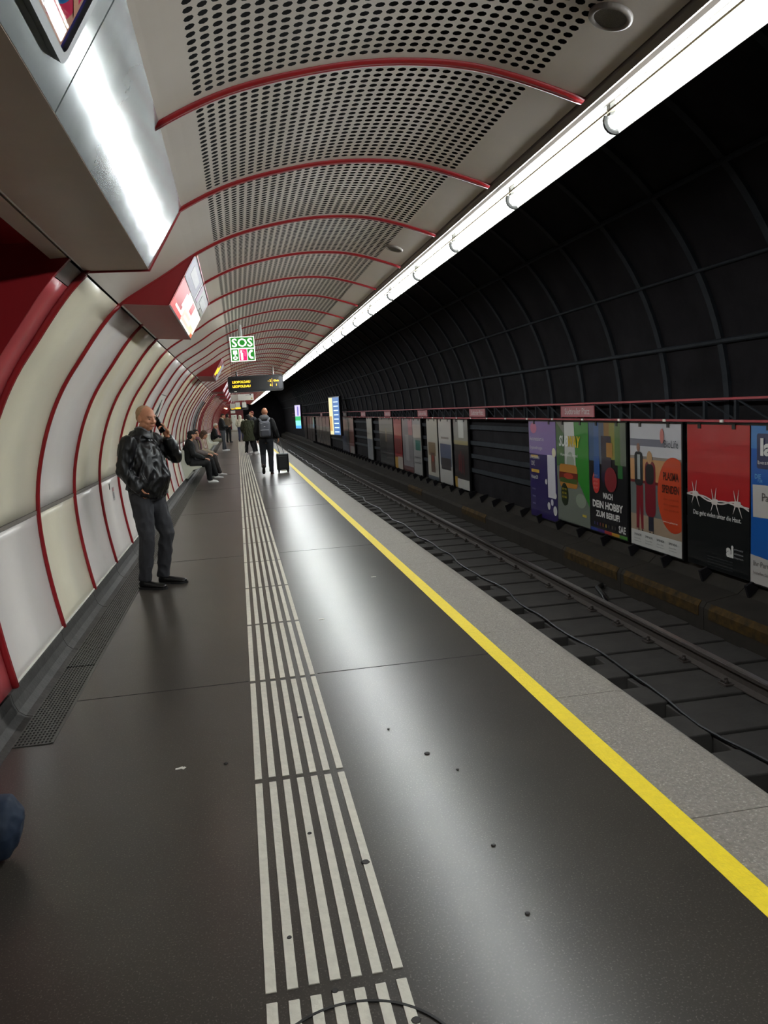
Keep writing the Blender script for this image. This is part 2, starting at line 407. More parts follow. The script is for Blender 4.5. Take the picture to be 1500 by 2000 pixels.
# ------------------------------------------------------------------ near portal recess and steel casing
bm = bmesh.new()
prev = None
ps = [at(S_TOP*i/20)[0] for i in range(21)]
poly = [(p.x, p.y) for p in ps]+[(-1.2, 2.62), (-3.4, 2.62), (-3.4, 0), (-1.37, 0)]
prism(bm, poly, 4.30, 4.34)
wr = struct(obj('wall_recess', bm, REDD))
bm = bmesh.new(); sweep(bm, 0, S_TOP-.12, 4.312, 4.655, .002, -.05, 24); pb = obj('portal_band', bm, PINK, wr, True); lab(pb, 'paler red curved band edging the recess')
bm = bmesh.new(); sweep(bm, S_TOP-.115, S_TOP-.01, 4.33, 4.655, .002, -.05, 4); obj('portal_band_end', bm, mat('band_grey', (110, 96, 92), .5), wr)
bm = bmesh.new(); rib_mesh(bm, 0, S_TOP, .05, .032, 40); o = obj('rib', bm, REDP, wr, True); o.location = (0, 4.665, 0)
struct(bx('wall_back', REDD, None, -3.5, -3.4, -14, 4.34, 0, 2.7))
struct(bx('wall_behind', TUNW, None, -3.5, 6.2, -14.2, -14.0, -1.5, 5.2))
struct(bx('ceiling_recess', REDD, None, -3.5, -.86, -14, 4.34, 2.50, 2.56))
bm = bmesh.new(); prism(bm, cp, 0, .2); o = obj('cove_stone', bm, COVE, cs); o.location = (0, 4.33, 0)
sc = thing('steel_casing', 'long brushed steel casing with dull soffit along the ceiling edge at upper left', 'casing')
for a, b in ((-13.9, -1.3), (-1.29, 2.36), (2.37, 4.69)):
    bm = bmesh.new(); prism(bm, [(-.19, 2.79), (-.415, 2.432), (-.425, 2.44), (-.205, 2.80)], a, b); obj('steel_panel', bm, STEEL, sc)
for a, b in ((-13.9, .2), (.205, 4.69)):
    bm = bmesh.new(); prism(bm, [(-.417, 2.43), (-.76, 2.43), (-.76, 2.44), (-.417, 2.44)], a, b); lab(obj('soffit_panel', bm, STEELD, sc), 'dull brownish soffit sheet')
bm = bmesh.new(); prism(bm, [(-.77, 2.43), (-.85, 2.425), (-.85, 2.55), (-.77, 2.55)], -13.9, 4.3); obj('side_strip', bm, STEELD, sc)
bm = bmesh.new(); prism(bm, [(-.195, 2.78), (-.41, 2.425), (-.76, 2.425), (-.76, 2.45), (-.5, 2.62)], 4.69, 4.712); obj('end_plate', bm, REDD, sc)
bm = bmesh.new(); tube(bm, [(-.205, 4.70, 2.77), (-.415, 4.70, 2.428), (-.76, 4.70, 2.428)], .008, n=6); obj('end_trim', bm, REDP, sc)
# glossy framed screen on the slanting steel face
FU = Vector((.21, 0, .343)).normalized(); FN = Vector((.343, 0, -.21)).normalized()
ms = Matrix((Vector((0, -1, 0)), FU, FN)).transposed().to_4x4()   # x towards the camera, y up the slope, z out
ms.translation = Vector((-.375, 2.21, 2.495))
fs = thing('framed_sign', 'black framed glossy emblem sign on the steel casing, top left corner', 'sign'); fs.matrix_world = ms
def rrect(x0, y0, x1, y1, r, n=6):
    P = []
    for cx_, cy_, a0 in ((x1-r, y1-r, 0), (x0+r, y1-r, 90), (x0+r, y0+r, 180), (x1-r, y0+r, 270)):
        for i in range(n+1):
            a = math.radians(a0+90*i/n); P.append((cx_+r*math.cos(a), cy_+r*math.sin(a)))
    return P
def ring_obj(name, outer, inner, z0, z1, mtl, par):
    bm = bmesh.new(); n = len(outer)
    q = [[bm.verts.new((p[0], p[1], z)) for p in P] for P, z in ((outer, z0), (outer, z1), (inner, z1), (inner, z0))]
    for u in range(3):
        for i in range(n): bm.faces.new((q[u][i], q[u][(i+1) % n], q[u+1][(i+1) % n], q[u+1][i]))
    return obj(name, bm, mtl, par)
def plate(name, P, z0, z1, mtl, par):
    bm = bmesh.new(); a = [bm.verts.new((p[0], p[1], z0)) for p in P]; b = [bm.verts.new((p[0], p[1], z1)) for p in P]; n = len(P)
    bm.faces.new(a[::-1]); bm.faces.new(b)
    for i in range(n): bm.faces.new((a[i], a[(i+1) % n], b[(i+1) % n], b[i]))
    return obj(name, bm, mtl, par)
ring_obj('frame', rrect(0, 0, .42, .30, .035), rrect(.03, .022, .39, .278, .02), 0, .022, BLACK, fs)
plate('emblem_sheet', rrect(.028, .02, .392, .28, .02), .004, .010, mat('emblem_navy', (26, 16, 84), .02, spec=.3), fs)
plate('emblem_ground', [(.05, .03), (.37, .03), (.37, .245), (.30, .268), (.05, .268)], .0102, .0115, mat('emblem_peach', (166, 122, 100), .02, spec=.3), fs)
def circ(cx, cy, r, a0=0, a1=360, n=40, ry=None): return [(cx+r*math.cos(math.radians(a0+(a1-a0)*i/n)), cy+(ry or r)*math.sin(math.radians(a0+(a1-a0)*i/n))) for i in range(n+(0 if a1-a0 == 360 else 1))]
plate('emblem_ring', circ(.20, .15, .135, ry=.115), .0117, .0125, mat('emblem_pink', (168, 24, 64), .02, spec=.3), fs)
plate('emblem_disc', circ(.21, .155, .095, ry=.085), .0127, .0133, mat('emblem_blue', (14, 76, 124), .02, spec=.3), fs)
plate('emblem_bar', [(.06, .10), (.30, .20), (.30, .225), (.06, .125)], .0134, .0140, mat('emblem_peach', (166, 122, 100), .02, spec=.3), fs)
# ------------------------------------------------------------------ text and print helpers
def text(s, x, y, h, mtl, par, z=.004, width=None, align='LEFT', name='lettering', bold=0, shear=0, th=.0006):
    cu = bpy.data.curves.new('t', 'FONT'); cu.body = s; cu.size = 1; cu.extrude = 0; cu.resolution_u = 2; cu.offset = bold; cu.shear = shear
    to = bpy.data.objects.new('t', cu); me = bpy.data.meshes.new_from_object(to)
    bpy.data.objects.remove(to); bpy.data.curves.remove(cu)
    xs = [v.co.x for v in me.vertices]; ys = [v.co.y for v in me.vertices]
    if not xs: return None
    x0, x1, y0, y1 = min(xs), max(xs), min(ys), max(ys)
    k = h/(y1-y0); kx = k if width is None else width/(x1-x0)
    W = (x1-x0)*kx; ox = x if align == 'LEFT' else (x-W/2 if align == 'CENTER' else x-W)
    for v in me.vertices: v.co = Vector(((v.co.x-x0)*kx+ox, (v.co.y-y0)*k+y, z))
    me.materials.clear(); me.materials.append(mtl)
    o = bpy.data.objects.new(name, me); COL.objects.link(o); o.parent = par; return o
def rc(x0, y0, x1, y1): return [(x0, y0), (x1, y0), (x1, y1), (x0, y1)]
PM = {}
def pm(c, e=0):
    k = (c, e)
    cc = c if e else tuple(int(x*.84) for x in c)
    if k not in PM: PM[k] = mat('print_%02x%02x%02x%s' % (c+(('_lit' if e else ''),)), cc, .3, emit=e*EK, coat=.4 if not e else 0)
    return PM[k]
# ------------------------------------------------------------------ poster vitrines on the vault
VM = Matrix((Vector((0, 1, 0)), Vector((.21, 0, .343)).normalized(), Vector((.343, 0, -.21)).normalized())).transposed().to_4x4()
def vitrine(y, l, kind, L=2.6):
    t = thing('poster_case', l, 'display case', (0, y, 0))
    pr = [(-.735, 2.425), (-.415, 2.405), (-.19, 2.77)]
    bm = bmesh.new(); prism(bm, [pr[0], pr[1], pr[2], (-.39, 2.66)], 0, .03); obj('end_cap', bm, REDP, t)
    bm = bmesh.new(); prism(bm, [pr[0], pr[1], pr[2], (-.39, 2.66)], L-.03, L); obj('end_cap', bm, REDP, t)
    bm = bmesh.new(); prism(bm, [pr[0], pr[1], (-.42, 2.42), (-.735, 2.44)], .03, L-.03); obj('bottom_sheet', bm, REDD, t)
    f = bpy.data.objects.new('front', None)
    def P(name, a, b, c, d, z, m_):
        bm = bmesh.new()
        q = [Vector((-.415, 0, 2.405))+VM.to_3x3() @ Vector(p) for p in ((a, c, z), (b, c, z), (b, d, z), (a, d, z), (a, c, z-.003), (b, c, z-.003), (b, d, z-.003), (a, d, z-.003))]
        v = [bm.verts.new(p) for p in q]
        for i in ((0, 1, 2, 3), (7, 6, 5, 4), (0, 4, 5, 1), (1, 5, 6, 2), (2, 6, 7, 3), (3, 7, 4, 0)): bm.faces.new([v[j] for j in i])
        return obj(name, bm, m_, t)
    P('back_sheet', .0, L, 0, .425, -.004, BLACK)
    if kind == 0:
        P('lit_poster', .03, 2.57, .012, .235, .001, pm((250, 232, 214), 1.4))
        for q_ in ((.03, .75, .07, .235, .0025, (150, 24, 36), .8), (.03, .28, .012, .08, .0026, (178, 30, 34), .8), (.28, 1.0, .012, .05, .0027, (190, 60, 60), .9), (.95, 1.7, .03, .12, .0028, (226, 150, 140), 1.5), (.7, 1.25, .13, .17, .0032, (206, 190, 160), 1.2), (.62, .72, .1, .2, .0036, (224, 206, 206), 1.2), (1.3, 1.62, .14, .225, .0034, (170, 54, 62), .9), (1.7, 2.4, .03, .09, .0030, (214, 184, 140), 1.3), (1.1, 1.9, .06, .085, .0040, (230, 206, 170), 1.5), (2.3, 2.57, .012, .05, .0031, (190, 90, 50), .9)): P('print_area', *q_[:5], pm(q_[5], q_[6]))
        P('grey_poster', .03, 2.57, .245, .41, .001, pm((150, 148, 146))); P('print_area', .03, 1.25, .245, .41, .002, pm((100, 96, 134)))
        P('print_area', .25, 1.0, .30, .37, .003, pm((196, 194, 200))); P('print_area', 1.2, 1.3, .25, .41, .003, pm((206, 204, 208))); P('print_area', 1.32, 1.55, .26, .40, .004, pm((150, 96, 140))); P('print_area', 1.7, 2.4, .29, .36, .004, pm((188, 190, 186))); P('print_area', 2.0, 2.5, .25, .28, .004, pm((140, 124, 110)))
    elif kind == 1:
        P('lit_poster', .03, L-.03, .012, .41, .001, pm((120, 62, 70), .25)); P('print_area', .25, .8, .06, .22, .003, pm((250, 196, 30), 1.3)); P('print_area', .9, 1.4, .12, .3, .003, pm((250, 206, 50), 1.3)); P('print_area', 1.5, 2.5, .03, .38, .003, pm((150, 156, 170), .3))
    else:
        P('lit_poster', .03, L-.03, .012, .41, .001, pm((130, 40, 50), .3))
        for i in range(3): P('print_area', .1+i*.85, .62+i*.85, .05, .36, .003, pm((225, 214, 222), .5))
    P('frame_rail', 0, L, -.004, .010, .008, BLACK); P('frame_rail', 0, L, .412, .425, .008, REDD); P('frame_rail', .03, L-.03, .236, .244, .006, BLACK) if kind == 0 else P('frame_rail', 1.285, 1.325, .01, .412, .006, BLACK)
vitrine(5.97, 'nearest red poster case on the vault, its glowing poster beside a grey one', 0)
vitrine(16.37, 'second red poster case down the vault, showing yellow shapes', 1)
for y, l in ((26.77, 'third red poster case down the vault, left of the departure board'), (31.97, 'fourth red poster case down the vault'), (37.17, 'fifth red poster case, far down the vault'), (44.97, 'sixth red poster case, far down the vault'), (55.37, 'farthest red poster case down the vault')): vitrine(y, l, 2)
# ------------------------------------------------------------------ hanging SOS sign
GRN = emat('sos_green', (22, 112, 26), .9); LW = emat('sign_white', (255, 255, 245), .9)
t = thing('sos_sign', 'green and white backlit square SOS sign hanging on a short pole', 'sign', (-.02, 12, 2.385))
bx('sign_box', mat('sign_case', (200, 205, 190), .4), t, 0, .355, .004, .06, 0, .355)
MF = Matrix((Vector((1, 0, 0)), Vector((0, 0, 1)), Vector((0, -1, 0)))).transposed().to_4x4()
f = obj('face', bmesh.new(), None, t); bpy.data.objects.remove(f)
face = plate('face_sheet', rc(0.0, 0, .355, .355), 0, .002, LW, t); face.matrix_local = MF
def onface(o, par=face): o.parent = par; return o
plate('green_field', rc(.012, .192, .343, .345), .002, .003, GRN, face)
text('SOS', .178, .207, .124, LW, face, .0045, .30, 'CENTER', bold=.02)
plate('green_field', rc(.012, .012, .115, .175), .002, .003, GRN, face)
plate('red_field', rc(.125, .012, .235, .175), .002, .003, emat('sos_red', (196, 20, 92), 1.0), face)
plate('green_field', rc(.245, .012, .343, .175), .002, .003, GRN, face)
plate('pictogram', rc(.035, .105, .095, .16), .0032, .004, LW, face)
plate('pictogram', rc(.055, .085, .075, .105), .0032, .004, LW, face)
ring_obj('pictogram', circ(.065, .052, .035, ry=.026), circ(.065, .052, .018, ry=.009), .0032, .004, LW, face)
plate('pictogram', rrect(.145, .02, .178, .125, .012), .0032, .004, LW, face)
ring_obj('pictogram', circ(.165, .105, .055, -40, 100, 20)+circ(.165, .105, .04, 100, -40, 20), circ(.165, .105, .054, -40, 100, 20)+circ(.165, .105, .041, 100, -40, 20), .0032, .004, LW, face)
plate('pictogram', rc(.14, .12, .165, .16), .0032, .004, LW, face)
plate('pictogram', circ(.33, .095, .075, 115, 245, 16)+circ(.33, .095, .045, 245, 115, 16), .0032, .004, LW, face)
plate('pictogram', rc(.29, .03, .325, .06), .0032, .004, LW, face); plate('pictogram', rc(.29, .13, .32, .16), .0032, .004, LW, face)
bm = bmesh.new(); tube(bm, [(.16, .03, .355), (.16, .03, .545)], .026, n=14); obj('pole', bm, mat('pole_white', (190, 190, 184), .4), t, True)
bm = bmesh.new(); tube(bm, [(.02, .03, .535), (.30, .03, .565)], .009, n=8); obj('cross_bar', bm, TRIMG, t)
# ------------------------------------------------------------------ departure boards
AMB = emat('board_amber', (255, 190, 40), 1.8)
def board(y, x0, x1, z0, z1, l, full=True):
    t = thing('departure_board', l, 'display', (x0, y, z0)); W, H = x1-x0, z1-z0
    bm = bmesh.new(); prism(bm, [(p[0], p[1]) for p in rrect(0, 0, W, H, .07)], 0, .22); obj('casing', bm, mat('board_black', (20, 19, 20), .3), t)
    fp = plate('screen', rrect(.05, .06, W-.06, H-.06, .03), 0, .003, mat('board_face', (24, 22, 22), .2), t); fp.matrix_local = Matrix.Translation((0, -.001, 0)) @ MF
    if full:
        for j, (a, b, c_) in enumerate((('LEOPOLDAU', '- 2', 'Gleis'), ('LEOPOLDAU', '6', '1'))):
            yy = .265-j*.125
            text(a, .13, yy, .072, AMB, fp, .005, .52, bold=.03); text(b, 1.26, yy, .068, AMB, fp, .005, None, 'RIGHT', bold=.03); text(c_, 1.41, yy, .06, AMB, fp, .005, None, 'CENTER', bold=.02)
        plate('divider_line', rc(1.285, .13, 1.292, .36), .004, .006, AMB, fp)
        plate('maker_plate', rc(.16, .022, .24, .036), .003, .005, WHITE, fp)
        plate('end_panel', rrect(W-.14, .06, W-.03, H-.06, .03), .003, .005, mat('board_grey', (74, 74, 78), .35), fp)
    else:
        text('LEOPOLDAU', .12, .1, .14, AMB, fp, .005, W*.5, bold=.05)
    for x in (.27, W-.28):
        bm = bmesh.new(); tube(bm, [(x, .1, H), (x, .1, 2.99-z0)], .022, n=8); obj('hanger', bm, TRIMG if x > W/2 else BLACK, t)
board(24, -.19, 1.43, 2.275, 2.745, 'black departure board with two amber LEOPOLDAU lines')
board(62, -.5, .9, 2.0, 2.4, 'small distant departure board below the white signs', False)
def wsign(y, x0, x1, z0, z1, l, extra=None):
    t = thing('hanging_sign', l, 'sign', (x0, y, z0)); W, H = x1-x0, z1-z0
    bx('panel', mat('sign_panel', (214, 212, 200), .4), t, 0, W, 0, .05, 0, H, bev=.008)
    for x in (W*.2, W*.8):
        bm = bmesh.new(); tube(bm, [(x, .025, H), (x, .025, 2.95-z0)], .012, n=6); obj('hanger', bm, TRIMG, t)
    if extra:
        f_ = plate('print_sheet', rc(.02, .02, W-.02, H-.02), 0, .002, mat('sign_panel', (214, 212, 200), .4), t); f_.matrix_local = Matrix.Translation((0, -.001, 0)) @ MF
        plate('mark', circ(W*.88, H*.28, .032), .003, .004, pm((220, 180, 60)), f_); plate('mark', rc(W*.5, H*.78, W*.72, H*.82), .003, .004, BLACK, f_); plate('mark', circ(W*.8, H*.86, .03), .003, .004, BLACK, f_)
wsign(35, -.21, .075, 2.23, 2.5, 'smaller white hanging sign just left of the wide one behind the departure board')
wsign(34.8, .085, .76, 2.23, 2.5, 'wide white hanging sign behind the departure board', True)
wsign(54, -.40, -.07, 2.08, 2.4, 'left of three small distant white hanging signs'); wsign(53, -.05, .25, 2.15, 2.45, 'middle of three small distant white hanging signs'); wsign(54, .38, .66, 2.12, 2.45, 'right of three small distant white hanging signs')
# ------------------------------------------------------------------ end wall and cabinet
struct(bx('wall_end', REDP, None, -3.4, .75, YEND, YEND+.2, -.2, 3.4))
struct(bx('wall_tunnel_end', TUNW, None, .75, 7, YEND, YEND+.2, -1.6, 5.6))
t = thing('information_cabinet', 'tall white cabinet at the far end of the platform', 'cabinet', (-.67, 92, 0))
bx('body', WHITE, t, 0, .62, 0, .4, .02, 1.72, bev=.02); bx('door', mat('sign_panel', (214, 212, 200), .4), t, .04, .58, -.02, 0, .95, 1.66); bx('door', mat('sign_panel', (214, 212, 200), .4), t, .04, .58, -.02, 0, .1, .9); bx('label_plate', BLACK, t, .34, .46, -.03, -.02, 1.45, 1.52)
t = thing('lit_notice', 'small glowing white notice box above the far cabinet', 'sign', (-.67, 92, 1.9))
bx('case', WHITE, t, 0, .5, 0, .2, 0, .55); bx('lit_face', emat('notice_glow', (255, 250, 235), 1.8), t, .02, .48, -.02, 0, .3, .53)
bm = bmesh.new(); tube(bm, [(.25, .1, .55), (.25, .1, 1.15)], .02, n=6); obj('hanger', bm, TRIMG, t)
t = thing('floor_plinth', 'long pale floor plinth in front of the far white cabinet', 'plinth', (-.75, 84, 0)); bx('block', mat('plinth_tan', (150, 138, 124), .6), t, 0, .9, 0, 3, 0, .06, bev=.02); bx('top_plate', mat('plinth_tan2', (160, 150, 136), .5), t, .05, .85, .05, 2.95, .06, .075)
for i in range(4):
    t = thing('spot_lamp', 'one of four tiny warm spot lamps far down the left side', 'lamp', (-1.0+.04*i, 58+i*5.2, 2.30-.0*i), 0, 'far spot lamps')
    bm = bmesh.new(); tube(bm, [(0, 0, 0), (0, .15, .02)], [.05, .07], n=10); obj('housing', bm, REDD, t); bm = bmesh.new(); ell(bm, (0, -.02, -.03), (.07, .05, .06)); obj('bulb', bm, emat('bulb_warm', (255, 226, 180), 6), t)
    bm = bmesh.new(); tube(bm, [(0, .1, 0), (0, .1, .30)], .01, n=6); obj('stem', bm, REDD, t)
# ------------------------------------------------------------------ things on the left wall
def on_wall(s, y, off=0):
    p, nn = at(s); M = Matrix((Vector((0, 1, 0)), Vector((-nn.y, 0, nn.x)) if False else Vector((0, 0, 0)), Vector((nn.x, 0, nn.y))))
    X = Vector((0, 1, 0)); Z = Vector((nn.x, 0, nn.y)); Yv = Z.cross(X)
    if Yv.z < 0: X = -X; Yv = -Yv
    M = Matrix((X, Yv, Z)).transposed().to_4x4(); M.translation = Vector((p.x, y, p.y))+Z*off; return M
s18 = s_of(lambda p: p.y > 1.86)
t = thing('emergency_panel', 'small white wall panel with a black warning triangle behind the standing man', 'panel'); t.matrix_world = on_wall(s18-.1, 13.15, .004)
plate('plate', rrect(-.5, -.35, .5, .27, .01), 0, .02, WHITE, t); plate('panel_seam', rc(-.5, .24, .5, .25), .0201, .022, BLACK, t)
ring_obj('triangle', [(-.22, -.17), (.22, -.17), (0, .17)], [(-.15, -.13), (.15, -.13), (0, .10)], .0201, .026, BLACK, t); plate('triangle_mark', rc(-.03, -.10, .03, .04), .0201, .024, BLACK, t)
s8 = s_of(lambda p: p.y > .80)
t = thing('wall_sticker', 'small red and white notice sticker low on the wall behind the man', 'sticker'); t.matrix_world = on_wall(s8, 9.42, .002)
plate('sheet', rc(-.055, -.075, .055, .075), 0, .002, pm((214, 208, 204)), t); plate('print_area', rc(-.05, .03, .05, .07), .0021, .003, pm((190, 90, 90)), t); plate('print_area', rc(-.04, -.05, .04, .02), .0021, .003, pm((140, 130, 130)), t)
t = thing('key_hole', 'small black slot lock in the wall panel behind the man', 'lock'); t.matrix_world = on_wall(s_of(lambda p: p.y > .9), 9.2, .002); plate('slot', rrect(-.018, -.035, .018, .035, .012), 0, .004, BLACK, t)
t = thing('map_case', 'chrome framed glass notice case on the curved wall beyond the seated people', 'display case', (0, 25.2, 0))
CHR = mat('chrome', (210, 212, 215), .12, metal=1)
for a, b, mm in ((.0, .5, CHR), (.55, 1.05, mat('case_paper', (190, 190, 192), .2, coat=1)), (1.1, 1.6, CHR)):
    bm = bmesh.new(); sweep(bm, S_SEAM+.1, S_TOP-.42, a, b, .035, .005, 12); obj('sheet', bm, mm, t, True)
for a in (0, .52, 1.07, 1.6):
    bm = bmesh.new(); sweep(bm, S_SEAM+.08, S_TOP-.40, a-.02, a+.02, .05, .0, 12); obj('frame_bar', bm, CHR, t)
# benches
def bench(y0, L, l):
    t = thing('bench', l, 'bench', (-1.36, y0, 0)); SH = mat('bench_shell', (206, 206, 190), .35, var=.05, scale=5)
    n = max(1, round(L/.55)); w_ = L/n
    up = [(a_, b_*.95) for a_, b_ in [(-.07, .88), (-.03, .90), (.02, .86), (.01, .62), (.05, .50), (.14, .455), (.34, .45), (.40, .44), (.41, .415), (.36, .40), (.20, .36), (.10, .26), (.03, .16), (-.03, .15), (-.07, .35)]]
    for i in range(n):
        bm = bmesh.new(); prism(bm, up, i*w_+.008, (i+1)*w_-.008); obj('seat', bm, SH, t)
    bm = bmesh.new(); prism(bm, [(0, .15), (.06, .13), (.22, .30), (.10, .34), (-.04, .34)], .02, L-.02); obj('support_beam', bm, mat('bench_grey', (150, 150, 140), .5), t)
bench(20.0, 3.3, 'white moulded bench with three seated people, nearest on the wall'); bench(36.4, 3.3, 'white moulded bench farther back with one seated person')
# ------------------------------------------------------------------ track side: bed, rails, ties
tb_ = struct(bx('track_bed', BALL, None, 1.9, 5.6, -14, YEND, -1.45, -1.32))
tr = thing('railway_track', 'dark railway track with steel rails below the platform edge', 'track')
bm = bmesh.new(); box(bm, 2.15, 5.0, -.20, .20, -1.33, -1.10, bev=.012); tie = obj('tie', bm, TIE, tr)
bm = bmesh.new(); box(bm, 3.48, 5.0, .215, .485, -1.33, -1.115, bev=.01); fil = obj('filler_slab', bm, TIE, tr)
bm = bmesh.new()
for sx in (-1, 1):
    box(bm, sx*.10-.045, sx*.10+.045, -.06, .06, 0, .022, bev=.004); tube(bm, [(sx*.105, 0, .0), (sx*.105, 0, .065)], .014, n=6); tube(bm, [(sx*.105, 0, .03), (sx*.105, 0, .045)], .028, n=6)
    tube(bm, [(sx*.13, -.04, .03), (sx*.09, 0, .05), (sx*.13, .04, .03)], .012, n=6)
box(bm, -.15, .15, -.05, .05, -.004, .006); fa = obj('fastener', bm, RAILR, tr)
first = True
for k in range(0, 118):
    y = 1.42+k*.705
    a = tie if first else share('tie', tie, tr); a.location = (0, y, random.uniform(-.003, .003))
    a = fil if first else share('filler_slab', fil, tr); a.location = (0, y, 0)
    for x in (2.86, 4.31):
        if x < 3 and k > 40: continue
        a = fa if first else share('fastener', fa, tr); first = False; a.location = (x, y, -1.10)
for x in (2.86, 4.31):
    rp_ = [(-.07, -1.10), (.07, -1.10), (.07, -1.09), (.012, -1.07), (.010, -1.0), (.034, -.985), (.034, -.955), (.024, -.945), (-.024, -.945), (-.034, -.955), (-.034, -.985), (-.010, -1.0), (-.012, -1.07), (-.07, -1.09)]
    bm = bmesh.new(); prism(bm, [(x+p[0], p[1]) for p in rp_], -14, YEND-.1); r_ = obj('rail', bm, RAILR, tr)
    bm = bmesh.new(); prism(bm, [(x-.03, -.9455), (x-.022, -.9445), (x+.022, -.9445), (x+.03, -.9455)], -14, YEND-.1); lab(obj('rail_head', bm, RAILM, r_), 'shiny worn rail head')
bm = bmesh.new(); tube(bm, [(3.52+.035*math.sin(y*1.9)+.02*math.sin(y*4.3), y, -1.083+.012*math.sin(y*3)) for y in [i*.3-1 for i in range(200)]], .013, n=6)
tag(obj('signal_cable', bm, BLACK), 'thin black cable wandering along the track ties beside the platform', 'cable')
bm = bmesh.new(); tube(bm, [(4.55, 9.5, -1.09), (4.62, 9.7, -1.06), (4.72, 10.1, -1.05), (4.9, 10.35, -1.08), (4.98, 10.4, -1.25)], .035, n=8); tag(obj('drain_hose', bm, BLACK, None, True), 'short thick black hose lying on the slab beyond the far rail', 'hose')
bm = bmesh.new(); box(bm, -.02, .02, -.012, .012, 0, .004); o = obj('paper_scrap', bm, WHITE); o.location = (4.75, 12.2, -1.11); o.rotation_euler = (0, 0, .4); tag(o, 'tiny white scrap lying beyond the far rail on the track', 'litter')
# ledge
lg_ = struct(bpy.data.objects.new('trim_2', None)); COL.objects.link(lg_)
bm = bmesh.new(); prism(bm, [(5.02, -1.33), (5.02, -.86), (5.06, -.80), (5.45, -.74), (5.62, -.6), (5.62, -1.33)], .005, 1.995)
le = obj('ledge_block', bm, LEDGE, lg_); bm = bmesh.new(); prism(bm, [(5.012, -.97), (5.012, -.86), (5.055, -.797), (5.07, -.80), (5.03, -.87), (5.03, -.97)], .1, 1.9); la = obj('amber_patch', bm, AMBER, le)
for k in range(0, 49):
    if k == 0: le.location = (0, -2, 0); continue
    o = share('ledge_block', le, lg_, (0, -2+k*2, 0))
    if k in (3, 4, 5, 6, 9, 12): share('amber_patch', la, o)
# tunnel shell on the track side
bm = bmesh.new(); CC, RR = Vector((1.9, 1.3)), 3.72
ap = [(5.62, -1.4)]+[(CC.x+RR*math.cos(math.radians(a)), CC.y+RR*math.sin(math.radians(a))) for a in range(0, 181, 6)]+[(-1.82, 2.7)]
a0 = [bm.verts.new((p[0], -14, p[1])) for p in ap]; a1 = [bm.verts.new((p[0], YEND, p[1])) for p in ap]
for i in range(len(ap)-1): bm.faces.new((a0[i], a0[i+1], a1[i+1], a1[i]))
wrt = struct(obj('wall_right', bm, TUNW, None, True))
def arcrib(name, w, h, a_0=-2, a_1=112, n=36):
    bm = bmesh.new(); A = []
    for i in range(n+1):
        a = math.radians(a_0+(a_1-a_0)*i/n); d = Vector((math.cos(a), math.sin(a)))
        A.append([bm.verts.new((CC.x+d.x*r_, q, CC.y+d.y*r_)) for q, r_ in ((-w/2, RR+.0), (-w/2, RR-h), (w/2, RR-h), (w/2, RR+.0))])
    for i in range(n):
        for j in range(4): bm.faces.new((A[i][j], A[i][(j+1) % 4], A[i+1][(j+1) % 4], A[i+1][j]))
    return obj(name, bm, TUNR, wrt)
ar = arcrib('tunnel_rib', .10, .045)
for k in range(56):
    o = ar if k == 0 else share('tunnel_rib', ar, wrt); o.location = (0, .6+k*1.3, 0)
for a, h in ((13, .03), (26, .02), (41, .03), (58, .02), (74, .02)):
    a_ = math.radians(a); x, z = CC.x+(RR-.05)*math.cos(a_), CC.y+(RR-.05)*math.sin(a_)
    bm = bmesh.new(); tube(bm, [(x, -13.9, z), (x, YEND-.2, z)], h, n=6); obj('tunnel_bar', bm, TUNR, wrt)
# wall panel ribs below posters (dark)
bm = bmesh.new(); prism(bm, [(5.60, -.60), (5.44, -.74), (5.40, -.60), (5.50, -.56), (5.60, -.55)], -.02, .02); br = obj('wall_bracket', bm, TUNW, wrt)
for k in range(60):
    o = br if k == 0 else share('wall_bracket', br, wrt); o.location = (0, 6+k*.9, 0)
for z in (1.0, .62, .30, -.05): 
    bm = bmesh.new(); box(bm, 5.56, 5.60, -13.9, 60, z-.05, z+.05); obj('wall_board', bm, TUNR, wrt)
# lattice girder
tg = thing('lattice_girder', 'long red edged black lattice girder above the track side posters', 'girder')
for z in (1.225, 1.475):
    bm = bmesh.new(); box(bm, 5.40, 5.46, 2, 80, z-.014, z+.014, bev=.004); obj('chord', bm, mat('girder_red', (150, 40, 48), .45), tg)
bm = bmesh.new(); box(bm, 5.41, 5.45, -.02, .02, 1.24, 1.46); tube(bm, [(5.43, .02, 1.24), (5.43, .58, 1.46)], .012, n=6); la1 = obj('lattice_bar', bm, TUNR, tg)
bm = bmesh.new(); box(bm, 5.385, 5.40, -.03, .03, 1.21, 1.24); cl1 = obj('clamp', bm, WHITE, tg)
for k in range(110):
    o = la1 if k == 0 else share('lattice_bar', la1, tg); o.location = (0, 4.4+k*.6, 0)
    if k % 2 == 0:
        o = cl1 if k == 0 else share('clamp', cl1, tg); o.location = (0, 4.5+k*.62, 0)
def wallM(y, z, x=5.5): 
    M = Matrix((Vector((0, -1, 0)), Vector((0, 0, 1)), Vector((-1, 0, 0)))).transposed().to_4x4(); M.translation = Vector((x, y, z)); return M
sg = mat('station_sign', (150, 84, 88), .5); sw = pm((225, 220, 215))
